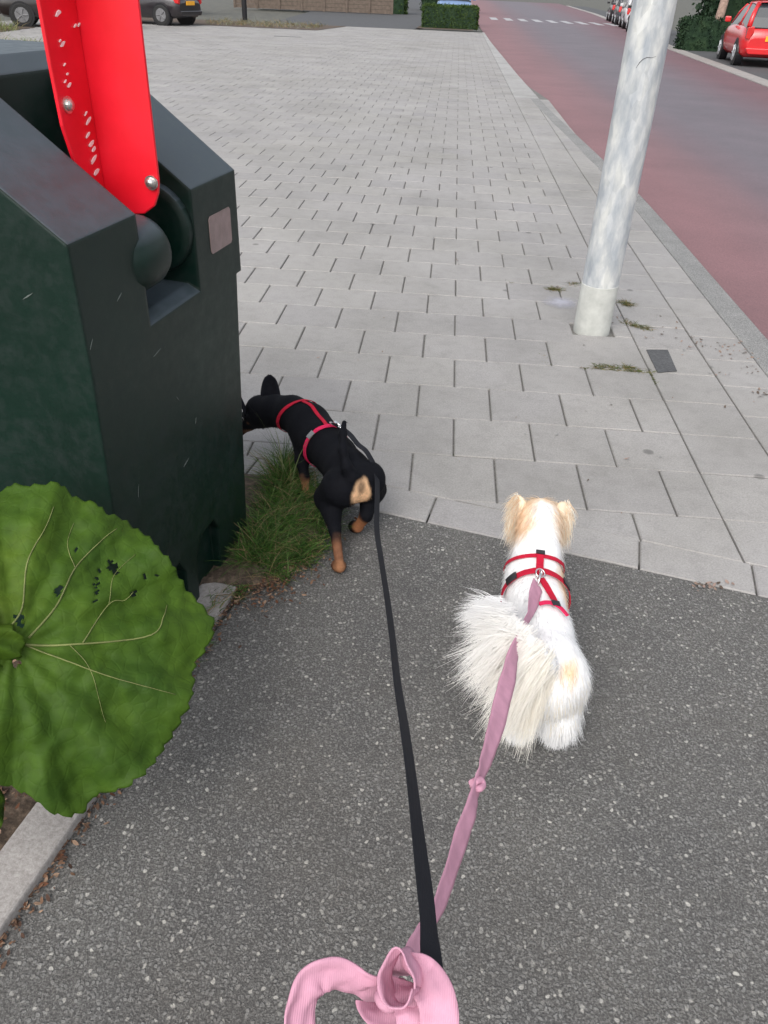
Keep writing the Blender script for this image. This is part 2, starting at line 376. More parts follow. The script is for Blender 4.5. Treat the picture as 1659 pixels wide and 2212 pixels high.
def ring_strap(sdf, c, e1, e2, off, width, a0=0, a1=360, n=48, th=0.002, side_tilt=0.0, rmax=0.2):
    """webbing loop hugging the sdf in the plane c,e1,e2"""
    c = np.array(c, float); e1 = nrm(np.array(e1, float)); e2 = np.array(e2, float); e2 = nrm(e2-(e2 @ e1)*e1); ax = np.cross(e1, e2)
    ts = np.radians(np.linspace(a0, a1, n)); rows = []
    for t in ts:
        d = e1*math.cos(t)+e2*math.sin(t); pr = []
        for s_ in (-0.5, 0.5):
            o = c+ax*width*s_; rr = np.linspace(0.0, rmax, 160); vals = sdf(o+rr[:, None]*d)
            k = np.argmax(vals > off) if (vals > off).any() else len(rr)-1
            pr.append(o+d*rr[k])
        rows.append((pr[0], pr[1], d))
    verts = []; faces = []
    for a, b, d in rows: verts += [a, b, b+d*th, a+d*th]
    for i in range(len(rows)-1):
        for k in range(4): faces.append((i*4+k, i*4+(k+1) % 4, (i+1)*4+(k+1) % 4, (i+1)*4+k))
    faces += [(3, 2, 1, 0), tuple((len(rows)-1)*4+k for k in range(4))]
    return verts, faces
def ribbon(pts, wv, width, th=0.0016):
    """pts centre line, wv unit width directions"""
    verts = []; faces = []; n = len(pts)
    for i, (p, w) in enumerate(zip(pts, wv)):
        t = pts[min(i+1, n-1)]-pts[max(i-1, 0)]; w = (w - t*(w.dot(t)/max(t.length_squared, 1e-12))).normalized(); nn = t.cross(w).normalized()*th/2
        wd = width[i] if hasattr(width, '__len__') else width
        verts += [p-w*wd/2-nn, p+w*wd/2-nn, p+w*wd/2+nn, p-w*wd/2+nn]
    for i in range(n-1):
        for k in range(4): faces.append((i*4+k, i*4+(k+1) % 4, (i+1)*4+(k+1) % 4, (i+1)*4+k))
    faces += [(3, 2, 1, 0), tuple((n-1)*4+k for k in range(4))]
    return verts, faces
def spline(keys, n):
    """Catmull-Rom through rows of keys"""
    K = np.array(keys, float); m = len(K); out = []
    for t in np.linspace(0, m-1, n):
        i = min(int(t), m-2); u = t-i; p0, p1, p2, p3 = K[max(i-1, 0)], K[i], K[i+1], K[min(i+2, m-1)]
        out.append(0.5*(2*p1+(p2-p0)*u+(2*p0-5*p1+4*p2-p3)*u*u+(3*p1-p0-3*p2+p3)*u**3))
    return np.array(out)
def soft_ribbon(name, pts, wv, W, mat, parent, crumple=0.0, m=6, th=0.0015, cup=0.0):
    """webbing as a sheet with folds across it"""
    V = []; Fc = []; n = len(pts); L = 0.0
    for i, (p, w) in enumerate(zip(pts, wv)):
        t = pts[min(i+1, n-1)]-pts[max(i-1, 0)]; L += t.length/2; w = (w-t*(w.dot(t)/max(t.length_squared, 1e-12))).normalized(); nn = t.cross(w).normalized()
        for j in range(m+1):
            u = j/m*2-1; q = nn*(crumple*(mnoise.noise(Vector((L*26, u*1.3, 4.1)))+.6*mnoise.noise(Vector((L*70, u*2.2, 9.3))))+cup*(u*u-.4))
            V.append(p+w*(W/2*u)+q)
    for i in range(n-1):
        for j in range(m): k = i*(m+1)+j; Fc.append((k, k+1, k+m+2, k+m+1))
    o = mesh_obj(name, V, Fc, mat, parent, smooth=True); md = o.modifiers.new('s', 'SOLIDIFY'); md.thickness = th; md.offset = 0; return o
def leash_ribbon(keys, W, n=90, th=0.0016, sign=1, raw=False):
    """keys rows: photo x, photo y, depth, apparent width in photo px -> twisting webbing of constant width W"""
    K = [(*P(x, y, d), min(1.0, max(-1.0, px*d/(F*W)))) for x, y, d, px in keys]
    S_ = spline(K, n); pts = [Vector(r[:3]) for r in S_]; wv = []
    for i, p in enumerate(pts):
        t = (pts[min(i+1, n-1)]-pts[max(i-1, 0)]).normalized(); v = (p-Vector(CAM)).normalized()
        a = t.cross(v).normalized(); b = a.cross(t).normalized(); c = max(-1, min(1, S_[i][3]))
        wv.append(a*c + b*math.sqrt(1-c*c)*sign)
    if raw: return pts, wv
    return ribbon(pts, wv, W, th)

# ================================================================== SETTING
def sheet(name, poly, z, mat, cols=None, kind='structure'):
    o = mesh_obj(name, [(x, y, z) for x, y in poly], [tuple(range(len(poly)))], mat); tag(o, kind=kind); return o
sheet('ground', [(-400, -60), (400, -60), (400, 700), (-400, 700)], -0.10, M_ground)
KX = [(-6, 1.60), (4.8, 1.60), (6.8, 1.52), (10.7, 1.34), (16, 1.22), (27.6, 1.05), (45, 0.95), (80, 0.9), (140, 0.9)]
RX = [(-6, 5.6), (8, 6.0), (17, 6.48), (30, 7.2), (43, 8.5), (62, 10.2), (80, 11.6), (140, 15)]
def lerp(tab, y):
    for (y0, a), (y1, b) in zip(tab, tab[1:]):
        if y <= y1: return a+(b-a)*(y-y0)/(y1-y0)
    return tab[-1][1]
# road, coloured red at both sides and grey in the middle
ys = sorted(set([y for y, _ in KX]+[y for y, _ in RX]+list(range(-6, 141, 3))))
sec = [0, 0.10, 0.22, 0.30, 0.42, 0.60, 0.74, 0.86, 1.0]
cl = [(0.220, 0.122, 0.126), (0.222, 0.122, 0.127), (0.196, 0.123, 0.130), (0.160, 0.122, 0.134), (0.145, 0.130, 0.144), (0.145, 0.130, 0.144), (0.155, 0.115, 0.128), (0.160, 0.095, 0.106), (0.16, 0.095, 0.104)]
vs = []; fs = []; cs = []
for y in ys:
    a, b = lerp(KX, y), lerp(RX, y)
    for s_, c in zip(sec, cl): vs.append((a+(b-a)*s_, y, -0.07)); cs.append(c)
for i in range(len(ys)-1):
    for j in range(len(sec)-1): k = i*len(sec)+j; fs.append((k, k+1, k+1+len(sec), k+len(sec)))
tag(mesh_obj('road', vs, fs, M_road, cols=cs), kind='structure')
def strip(name, tab, off0, off1, z0, z1, y0, y1, mat, kind='structure'):
    bm = bmesh.new(); prev = None; yy = [y for y in np.arange(y0, y1+0.01, 1.0)]
    for y in yy:
        a = lerp(tab, y)+off0; b = lerp(tab, y)+off1
        q = [bm.verts.new(p) for p in ((a, y, z0), (b, y, z0), (b, y, z1), (a, y, z1))]
        if prev:
            for k in range(4): bm.faces.new((prev[k], prev[(k+1) % 4], q[(k+1) % 4], q[k]))
        else: bm.faces.new(q[::-1])
        prev = q
    bm.faces.new(prev); o = bm_obj(name, bm, mat, bevel=0.012, segs=2); return tag(o, kind=kind)
strip('kerb', KX, -0.155, 0.0, -0.2, 0.002, -6, 12, M_kerb)
strip('far_road_edge', RX, 0.0, 0.42, -0.2, -0.045, -6, 120, M_ckerb)
strip('parking_strip', RX, 0.42, 2.6, -0.2, -0.055, -6, 120, M_darkasph)
# dark drive beyond the paved square
sheet('driveway', [(-7.5, 33.9), (-1.8, 33.9), (-1.3, 41), (0.9, 41), (0.9, 140), (-14, 140)], -0.012, M_darkasph)
# paved square: base sheet for the joints, then every slab with its own chamfered top
def diag_top(x): return 0.066-0.259*(x+0.255)
def diag_bot(x): return -0.105-0.2523*(x+0.24)
sheet('paving_bed', [(-15, diag_top(-3)), (-3, diag_top(-3)), (1.445, diag_bot(1.445)), (1.445, 12), (1.1, 16), (0.95, 34), (-15, 34)], -0.010, M_joint)
def clip(poly, f):
    out = []
    for i in range(len(poly)):
        a, b = poly[i], poly[(i+1) % len(poly)]; fa, fb = f(a), f(b)
        if fa >= 0: out.append(a)
        if (fa >= 0) != (fb >= 0):
            t = fa/(fa-fb); out.append((a[0]+(b[0]-a[0])*t, a[1]+(b[1]-a[1])*t))
    return out
SV, SF, SCOL = [], [], []
def slab(poly, jx=0.0032, jy=0.0022, ch=0.004, col=None, detail=True):
    if len(poly) < 3: return
    cx = sum(p[0] for p in poly)/len(poly); cy = sum(p[1] for p in poly)/len(poly)
    w = max(p[0] for p in poly)-min(p[0] for p in poly); h = max(p[1] for p in poly)-min(p[1] for p in poly)
    if w < 0.03 or h < 0.03: return
    v = random.gauss(0, 0.032); col = col or (0.318*(1+v), 0.313*(1+v), 0.305*(1+v*0.8))
    dz = random.uniform(-0.0015, 0.0015); tx, ty = random.gauss(0, 0.0015), random.gauss(0, 0.0015)
    b = len(SV); n = len(poly)
    def ins(p, m): return (cx+(p[0]-cx)*(1-2*(jx+m)/w), cy+(p[1]-cy)*(1-2*(jy+m)/h))
    rings = [(0.0, -0.014), (0.0, -0.004), (ch, 0.0)] if detail else [(0.0, -0.006), (0.0, 0.0)]
    for m, z in rings:
        for p in poly:
            x, y = ins(p, m); SV.append((x, y, z+dz+(x-cx)*tx+(y-cy)*ty)); SCOL.append(col)
    for r in range(len(rings)-1):
        for i in range(n): SF.append((b+r*n+i, b+r*n+(i+1) % n, b+(r+1)*n+(i+1) % n, b+(r+1)*n+i))
    SF.append(tuple(b+(len(rings)-1)*n+i for i in range(n)))
topf = lambda p: p[1]-diag_top(p[0])-0.0
def edge_left(p): return p[1]-diag_top(p[0])
for r in range(-2, 112):
    y0 = 0.3*r; y1 = y0+0.3
    if y1 < diag_top(0.9): continue
    off = 0.15 if (r % 2 == 0) else 0.0
    k = 3
    xs = [0.9, 0.75] if off else [0.9]
    while xs[-1] > -14.5: xs.append(xs[-1]-0.3)
    for xr, xl in zip(xs, xs[1:]):
        if xr < -3 and y0 < 1: continue
        j = 0.0006*random.uniform(-1, 1)
        q = clip([(xl, y0+j), (xr, y0+j), (xr, y1+j), (xl, y1+j)], edge_left)
        if 0.44 < xl < 0.88 and 1.2 <= y0 < 2.05: continue      # cut out round the lamp post
        near = y0 < 6
        slab(q, detail=near, jx=0.0024+random.uniform(0, 0.0018), jy=0.0008+random.uniform(0, 0.0012))
# kerbside courses
for r in range(-2, 40):
    y0 = 0.3*r
    slab(clip([(0.9, y0), (1.2, y0), (1.2, y0+0.3), (0.9, y0+0.3)], lambda p: p[1]-diag_top(p[0])))
    slab(clip([(1.2, y0-0.1), (1.445, y0-0.1), (1.445, y0+0.2), (1.2, y0+0.2)], lambda p: p[1]-diag_top(p[0])))
for r in range(40, 113):
    y0 = 0.3*r; xe = lerp(KX, y0)-0.01
    slab([(0.9, y0), (xe, y0), (xe, y0+0.3), (0.9, y0+0.3)], detail=False, col=(0.36, 0.36, 0.355))
# big slabs round the post
PXC, PYC = 0.70, 1.70
slab([(0.45, 1.2), (0.9, 1.2), (0.9, 1.62), (0.45, 1.62)]); slab([(0.45, 1.78), (0.9, 1.78), (0.9, 2.1), (0.45, 2.1)])
slab([(0.45, 1.62), (0.595, 1.62), (0.595, 1.78), (0.45, 1.78)]); slab([(0.805, 1.62), (0.9, 1.62), (0.9, 1.78), (0.805, 1.78)])
# diagonal border course against the asphalt
ux = np.array([1, -0.2555]); ux = ux/np.linalg.norm(ux); s0 = -1.9
for i in range(-9, 8):
    xa = -0.055+0.325*i; xb = xa+0.325
    slab([(xa-0.03, diag_bot(xa-0.03)+0.002), (xb-0.03, diag_bot(xb-0.03)+0.002), (xb, diag_top(xb)), (xa, diag_top(xa))], jx=0.003, jy=0.002)
tag(mesh_obj('pavement', SV, SF, M_slab, cols=SCOL), kind='structure')
# asphalt path
def grid_sheet(name, poly, z, mat): return sheet(name, poly, z, mat)
sheet('path', [(-0.80, -6), (1.445, -6), (1.445, diag_bot(1.445)), (-0.30, diag_bot(-0.30)), (-0.60, diag_bot(-0.6)), (-0.60, -0.6), (-0.80, -1.55)], -0.004, M_asph)
# concrete edging left of the path and the planting bed behind it
kd = [(-1.70, -6), (-0.795, -1.55), (-0.60, -0.56)]
bm = bmesh.new()
for (a, b) in ((Vector((-1.665, -6, 0)), Vector((-0.797, -1.55, 0))), (Vector((-0.797, -1.55, 0)), Vector((-0.702, -1.06, 0))), (Vector((-0.702, -1.058, 0)), Vector((-0.605, -0.56, 0)))):
    n = Vector((-(b-a).y, (b-a).x, 0)).normalized()
    q = [a, b, b+n*0.10, a+n*0.10]; add_prism(bm, [(p.x, p.y) for p in q], 'z', -0.15, 0.022)
tag(bm_obj('path_edging', bm, M_ckerb, bevel=0.006), kind='structure')
sv = []; sf = []; nx, ny = 60, 120
for j in range(ny):
    y = -6+ j*(7.4/(ny-1))
    xr = -0.98+ (y+1.55)*0.195 if y < -0.56 else -0.66
    xr = xr + 0.075 if y < -0.56 else (-0.575+0.17*math.sin(max(0, min(1, (y+0.56)/0.62))*math.pi)**0.7 if y < 0.06 else -0.80)
    xr += 0.018*mnoise.noise(Vector((0, y*9, 0)))
    for i in range(nx):
        x = xr-(i/(nx-1))**1.5*3.6; d = xr-x
        z = 0.004+0.02*min(1, d/0.05)+0.012*mnoise.noise(Vector((x*14, y*14, 3)))*min(1, d/0.1)+0.01*mnoise.noise(Vector((x*40, y*40, 1)))*min(1, d/0.1)
        if y > 0.05: z -= 0.05
        sv.append((x, y, z))
for j in range(ny-1):
    for i in range(nx-1): k = j*nx+i; sf.append((k, k+1, k+1+nx, k+nx))
tag(mesh_obj('soil_bed', sv, sf, M_soil, smooth=True), kind='structure')
# white blocks across the far road mouth
bm = bmesh.new()
for i in range(11):
    x = 1.9+i*0.86; y = 52-0.15*i; add_box(bm, (x, y, -0.068), (x+0.42, y+4.2, -0.064))
tag(bm_obj('road_marking', bm, M_white), kind='structure')

# ================================================================== RECYCLING CONTAINER
CA = Vector((-0.60105, -0.29006, 0)); CROT = math.atan2(0.98522538, 0.17126283)
bin_ = thing('recycling_container', CA, CROT, 'dark green plastic recycling container with a red lifting bar at its slot', 'recycling container')
BACK = 1.12
def shell(u0, u1, prof):
    b = bmesh.new(); add_prism(b, prof, 'x', u0, u1); return b
def cutter(bmc):
    bmesh.ops.recalc_face_normals(bmc, faces=bmc.faces); me = bpy.data.meshes.new('cut'); bmc.to_mesh(me); bmc.free(); o = bpy.data.objects.new('cut', me); COL.objects.link(o); return o
def boolean(target, cut, op='DIFFERENCE'):
    cut.matrix_world = Matrix.Identity(4)
    mw = target.parent; target.parent = None
    md = target.modifiers.new('b', 'BOOLEAN'); md.object = cut; md.operation = op; md.solver = 'EXACT'
    bpy.context.view_layer.update(); dg = bpy.context.evaluated_depsgraph_get(); me = bpy.data.meshes.new_from_object(target.evaluated_get(dg))
    target.modifiers.clear(); target.data = me; target.parent = mw
    bpy.data.objects.remove(cut)
bm = shell(-0.677, -0.028, [(0.0, 0.0), (0.0, 1.06), (0.315, 1.296), (0.80, 1.296), (BACK, 1.06), (BACK, 0.0)])
bmesh.ops.bisect_plane(bm, geom=bm.verts[:]+bm.edges[:]+bm.faces[:], plane_co=(0, 0, .825), plane_no=(0, 0, 1))
for v_ in bm.verts:
    if v_.co.z < .01: v_.co.y = .036 if v_.co.y < .5 else BACK-.05; v_.co.x = -.665 if v_.co.x < -.4 else -.010
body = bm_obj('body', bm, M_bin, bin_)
boolean(body, cutter(shell(-0.029, 0.0, [(0.0, 0.825), (0.0, 1.06), (0.315, 1.296), (0.80, 1.296), (BACK, 1.06), (BACK, 0.825)])), 'UNION')
# cut the slot in the roof, the pocket in the front and the fork pockets at the foot
c = bmesh.new(); add_prism(c, [(-0.2, 0.70), (-0.2, 2), (0.277, 2), (0.277, 0.868), (0.030, 0.858), (-0.001, 0.842)], 'x', -0.457, -0.228); boolean(body, cutter(c))
for u0, u1 in ((-0.56, -0.40), (-0.34, -0.20)):
    c = bmesh.new(); add_prism(c, [(u0+0.03, 0.21), (u0, 0.16), (u0, -0.1), (u1, -0.1), (u1, 0.16), (u1-0.03, 0.21)], 'y', -0.1, 0.058); boolean(body, cutter(c))
# pocket floor behind the slot (body only reaches down to 0.825) and hub
bm = bmesh.new()
n = 28; hub_c = (0.052, 0.968); rad = 0.073
prof = [(-0.515, 0.004), (-0.510, rad*.35), (-0.497, rad*.62), (-0.478, rad*.84), (-0.455, rad*.96), (-0.425, rad), (-0.385, rad), (-0.366, rad*0.93), (-0.358, rad*0.74), (-0.362, rad*0.70), (-0.362, 0.001)]
prev = None
for u_, r_ in prof:
    ring = [bm.verts.new((u_, hub_c[0]+r_*math.cos(2*math.pi*k/n), hub_c[1]+r_*math.sin(2*math.pi*k/n))) for k in range(n)]
    if prev:
        for k in range(n): bm.faces.new((prev[k], prev[(k+1) % n], ring[(k+1) % n], ring[k]))
    prev = ring
bm.faces.new(prev)
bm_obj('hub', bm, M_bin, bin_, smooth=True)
# raised round boss on the far wall of the slot
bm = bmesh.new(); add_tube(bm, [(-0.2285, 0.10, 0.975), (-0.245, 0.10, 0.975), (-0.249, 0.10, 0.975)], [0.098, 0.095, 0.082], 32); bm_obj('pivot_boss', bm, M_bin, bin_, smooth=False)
# red angle-section lifting bar standing in the slot
bm = bmesh.new()
TOP = 2.05; pl = [(0.004, 1.10), (0.008, 1.075), (0.020, 1.050), (0.045, 1.033), (0.072, 1.030), (0.105, 1.037), (0.132, 1.06), (0.132, TOP), (-0.002, TOP)]
add_prism(bm, pl, 'x', -0.350, -0.342)
fl = [(-0.350, 1.06), (-0.39, 1.075), (-0.43, 1.12), (-0.452, 1.20), (-0.456, 1.30), (-0.456, TOP), (-0.350, TOP)]
add_prism(bm, fl, 'y', 0.124, 0.1315)
bar = bm_obj('lifting_bar', bm, M_red, bin_, bevel=0.0025, segs=2)
def bolt(name, loc, axis, parent, r=0.011):
    bm = bmesh.new(); a = Vector(axis)
    add_tube(bm, [Vector(loc), Vector(loc)+a*0.003], r*1.35, 20)
    add_tube(bm, [Vector(loc)+a*0.003, Vector(loc)+a*0.007, Vector(loc)+a*0.010, Vector(loc)+a*0.0115], [r, r*0.95, r*0.7, r*0.25], 16)
    return bm_obj(name, bm, M_steel, parent, smooth=False)
bolt('bolt', (-0.428, 0.124, 1.232), (0, -1, 0), bar, 0.0105); bolt('bolt', (-0.352, 0.018, 1.095), (-1, 0, 0), bar, 0.010)
# bare-metal scratches on the flange
SCR = [(126, 28, 10, 16, 2.0), (163, 55, 4, 9, .6), (171, 53, 4, 9, .6), (136, 95, 6, 15, 1.6), (130, 88, 3, 7, .6), (140, 139, 3, 8, .5), (146, 160, 4, 7, .6), (141, 176, 3, 8, .5), (150, 184, 5, 12, 1.0),
       (191, 262, 6, 18, 1.6), (190, 292, 5, 20, 1.6), (198, 310, 8, 16, 1.9), (203, 322, 6, 14, 1.5), (203, 345, 7, 20, 2.0), (208, 372, 8, 18, 2.2), (186, 245, 3, 10, .7)]
cm, sm = math.cos(CROT), math.sin(CROT)
def to_loc(v): d = v-CA; return Vector((d.x*cm+d.y*sm, -d.x*sm+d.y*cm, d.z))
nv = Vector((-sm, cm, 0)); pv = CA+nv*0.1225
for x, y, w_, h_, k in SCR:
    bm = bmesh.new(); pp = []
    for a in range(9):
        t = 2*math.pi*a/9; rr = random.uniform(0.7, 1.15); dx = 0.5*w_*math.cos(t)*rr; dy = 0.5*h_*math.sin(t)*rr
        X = to_loc(PLN(x+dx-dy*0.45, y+dy, pv, nv)); pp.append((X.x, X.z))
    add_prism(bm, pp, 'y', 0.1218, 0.1236); bm_obj('scratch', bm, M_scr, bar)
bm = bmesh.new(); add_prism(bm, [(-0.158, 0.912), (-0.152, 0.906), (-0.050, 0.906), (-0.044, 0.912), (-0.044, 0.982), (-0.050, 0.988), (-0.152, 0.988), (-0.158, 0.982)], 'y', -0.0022, 0.001)
bm_obj('sticker', bm, M_sticker, bin_)
for (x_, y_, l_, a_) in ((184, 742, .020, .9), (423, 908, .016, 1.1), (405, 1000, .03, .3), (330, 760, .035, .2), (60, 640, .03, 2.6), (380, 860, .018, 2.2), (245, 640, .022, .5), (300, 1060, .03, 1.3)):
    onleft = x_ < 130; pz = CA+Vector((cm*-0.6772, sm*-0.6772, 0)) if onleft else CA+Vector((-sm*0.012, cm*0.012, 0)); nn_ = Vector((cm, sm, 0)) if onleft else Vector((-sm, cm, 0.0))
    X = to_loc(PLN(x_, y_, pz, nn_)); bm = bmesh.new()
    if onleft: add_prism(bm, [(X.y-l_/2*math.cos(a_), X.z-l_/2*math.sin(a_)), (X.y, X.z+.0016), (X.y+l_/2*math.cos(a_), X.z+l_/2*math.sin(a_)), (X.y, X.z-.0012)], 'x', -0.6778, -0.6755)
    else:
        vf = 0.0 if X.z > .825 else (.825-X.z)/.825*.036
        add_prism(bm, [(X.x-l_/2*math.cos(a_), X.z-l_/2*math.sin(a_)), (X.x, X.z+.0016), (X.x+l_/2*math.cos(a_), X.z+l_/2*math.sin(a_)), (X.x, X.z-.0012)], 'y', vf-.0008, vf+.003)
    bm_obj('scuff', bm, plain('pale scuff', (.16, .18, .17), .7, .2) if 'M_scuff' not in globals() else M_scuff, bin_)

# ================================================================== LAMP POST
lp = thing('lamp_post', (PXC, PYC, 0), 0, 'galvanised steel lamp post with a pale painted foot standing in the grey slabs', 'lamp post')
bm = bmesh.new(); add_tube(bm, [(0, 0, 0.24), (0, 0, 0.8), (0, 0, 1.6), (0.0, 0, 4.0)], [0.0895, 0.089, 0.088, 0.08], 48, cap=False); bm_obj('pole', bm, M_galv, lp, smooth=True)
bm = bmesh.new(); add_tube(bm, [(0, 0, -0.05), (0, 0, 0.0), (0, 0, 0.2385), (0, 0, 0.2395), (0, 0, 0.2415), (0, 0, 0.242)], [0.0915, 0.0915, 0.0915, 0.0914, 0.0905, 0.0895], 48); bm_obj('sleeve', bm, M_cap, lp, smooth=True)
bm = bmesh.new(); add_tube(bm, [(0, 0, 4.0), (0, 0, 5.5)], [0.08, 0.06], 24); add_tube(bm, [(0, 0, 5.5), (0.6, 0, 5.9), (1.2, 0, 6.0)], [0.04, 0.035, 0.03], 16); add_box(bm, (1.1, -0.12, 5.93), (1.75, 0.12, 6.03)); bm_obj('lamp_head', bm, M_galv, lp)
# thin seam of a cable door, a curved dark line
p = [G(0, 0)]; 
bm = bmesh.new(); pts = []
for x, y in ((1374, 147), (1381, 136), (1389, 128), (1398, 124), (1407, 125), (1417, 122)):
    r = ray(x, y); o = CAM - np.array([PXC, PYC, 0]); a = r[0]**2+r[1]**2; b = 2*(o[0]*r[0]+o[1]*r[1]); cc = o[0]**2+o[1]**2-0.0888**2
    disc = b*b-4*a*cc
    if disc > 0: t = (-b-math.sqrt(disc))/(2*a); pts.append(Vector(o+r*t))
if len(pts) > 2: add_tube(bm, pts, [0.0006, 0.0014, 0.0014, 0.001, 0.0008, 0.0005][:len(pts)], 6); bm_obj('seam', bm, M_black, lp)
else: bm.free()
# dark asphalt patch left where a piece of slab is missing, pale stain by the post
def flat_patch(name, pix, z, th, mat, label, cat):
    bm = bmesh.new(); add_prism(bm, [(G(x, y).x, G(x, y).y) for x, y in pix], 'z', z-th, z); return tag(bm_obj(name, bm, mat), kind='structure')
flat_patch('asphalt_patch', [(1396, 757), (1442, 757), (1462, 803), (1420, 806)], 0.0045, 0.003, M_darkasph, '', '')
rr = []
for a in range(26):
    t = 2*math.pi*a/26; k = 1+0.18*mnoise.noise(Vector((math.cos(t)*1.7, math.sin(t)*1.7, 2))); rr.append((1204+40*k*math.cos(t), 655+34*k*math.sin(t)))
def mat_stain():
    m, t, b = new_mat('pale worn stain'); v = coords(t); ln = nd(t, 'ShaderNodeVectorMath', operation='LENGTH'); t.links.new(v, ln.inputs[0])
    ad = nd(t, 'ShaderNodeMath', operation='MULTIPLY_ADD'); ad.inputs[1].default_value = 0.10; t.links.new(noise_tex(t, v, 16, 5), ad.inputs[0]); t.links.new(ln.outputs['Value'], ad.inputs[2])
    a = ramp(t, ad.outputs[0], [(0.07, g3(0.75)), (0.16, g3(0.0))]); b.inputs['Base Color'].default_value = (0.46, 0.46, 0.52, 1); b.inputs['Roughness'].default_value = .8
    t.links.new(a, b.inputs['Alpha']); return m
g0 = G(1212, 655); st_ = mesh_obj('paint_stain', [(-.2, -.2, 0), (.2, -.2, 0), (.2, .2, 0), (-.2, .2, 0)], [(0, 1, 2, 3)], mat_stain()); st_.location = (g0.x, g0.y, .0052); tag(st_, kind='structure')

# ================================================================== GRASS, LITTER, WEEDS
def blades(name, spots, label=None, green=((0.03, 0.085, 0.012), (0.065, 0.16, 0.022), (0.13, 0.23, 0.05)), width=0.0028, dry=0.15, segs=5):
    R_, D_, L_, C_, Wd = [], [], [], [], []
    for (x, y, z, L, lean, n, spread, az) in spots:
        for _ in range(n):
            a = random.uniform(0, 2*math.pi); r = spread*math.sqrt(random.random())
            R_.append((x+r*math.cos(a), y+r*math.sin(a), z)); la = random.gauss(az, 0.9) if az is not None else random.uniform(0, 6.28)
            l_ = lean*random.uniform(0.4, 1.4); D_.append((math.cos(la)*l_, math.sin(la)*l_, 1)); L_.append(L*random.uniform(0.45, 1.15))
            c = random.choice(green); k = random.uniform(0.8, 1.2)
            if random.random() < dry: c = (0.30, 0.22, 0.11)
            C_.append(tuple(v*k for v in c)); Wd.append(width*random.uniform(0.6, 1.3))
    R_, D_, L_, C_, Wd = map(np.array, (R_, D_, L_, C_, Wd)); D_ = nrm(D_)
    az_ = rng.uniform(0, 6.28, len(R_)); wid = nrm(np.cross(D_, np.stack([np.cos(az_), np.sin(az_), 0*az_], 1)))
    dr = np.stack([D_[:, 0]*1.6, D_[:, 1]*1.6, -0.9*np.ones(len(R_))], 1)*0.9
    v, f, c = strands(R_, D_, L_, wid, Wd, C_, dr, segs)
    o = mesh_obj(name, v, f, M_grass, cols=c); return o
sp = []
for i in range(210):     # tuft between the container and the black dog
    y = random.uniform(-0.50, 0.08); x0 = -0.615; x1 = -0.575+0.21*math.sin(min(1, (y+0.56)/0.66)*math.pi)**.6; x = x0+(x1-x0)*random.random()**1.15
    edge = (x-x0)/max(.01, x1-x0)
    sp.append((x, y, 0.008, random.uniform(0.09, 0.16)*(1.15-.5*edge), 0.6, 24, 0.022, None))
for i in range(16):
    sp.append((random.uniform(-0.60, -0.57), random.uniform(-0.05, 0.16), 0.0, 0.17, 0.35, 18, 0.02, None))
tag(blades('grass', sp, dry=0.16), kind='stuff')
sp = [(-0.60+random.uniform(-0.01, 0.02), random.uniform(-0.60, -0.40), 0.0, 0.06, 0.6, 14, 0.02, None) for _ in range(14)]
sp += [(-0.72+random.uniform(-0.05, 0.02)+0.19*(y_+1.1), y_, 0.02, 0.08, 0.7, 12, 0.03, 0.3) for y_ in np.linspace(-1.2, -0.6, 18)]
for i in range(60): sp.append((random.uniform(-1.6, -0.95), random.uniform(-1.7, -0.9), 0.02, 0.07, 0.6, 14, 0.05, None))
tag(blades('edge_grass', sp, dry=0.35), kind='stuff')
# tall seeding grass stems rising beside the dog
sp = [(-0.555, -0.02, 0, 0.34, 0.10, 4, 0.012, None), (-0.575, 0.02, 0, 0.30, 0.16, 4, 0.02, None)]
tag(blades('tall_grass_stem', sp, green=((0.22, 0.27, 0.12), (0.30, 0.33, 0.17)), width=0.005, dry=0.0), 'tall pale seeding grass stems rising in front of the black dog\'s neck', 'grass stem')
# weeds in the joints round the post
sp = []
def weed_px(x0, y0, x1, y1, n, L=0.02, sprd=0.012):
    for i in range(n):
        t = random.random(); g = G(x0+(x1-x0)*t+random.gauss(0, 2), y0+(y1-y0)*t+random.gauss(0, 1.5)); sp.append((g.x, g.y, -0.004, L, 1.0, 9, sprd, None))
weed_px(1262, 793, 1408, 803, 40, 0.026); weed_px(1280, 791, 1370, 797, 40, 0.045, 0.016); weed_px(1408, 803, 1420, 830, 7)
weed_px(1187, 624, 1212, 628, 20, 0.05); weed_px(1232, 612, 1252, 616, 12, 0.045); weed_px(1340, 652, 1366, 662, 26, 0.05, 0.022); weed_px(1345, 695, 1405, 712, 30, 0.045, 0.022); weed_px(1085, 606, 1110, 610, 6, 0.02)
weed_px(1170, 760, 1186, 786, 6, 0.015); weed_px(1058, 840, 1105, 846, 7, 0.012); weed_px(985, 1010, 988, 960, 4, 0.012); weed_px(1320, 650, 1330, 720, 8, 0.015)
tag(blades('joint_weeds', sp, green=((0.06, 0.085, 0.02), (0.10, 0.13, 0.035), (0.16, 0.16, 0.05)), width=0.0035, dry=0.25, segs=3), kind='stuff')
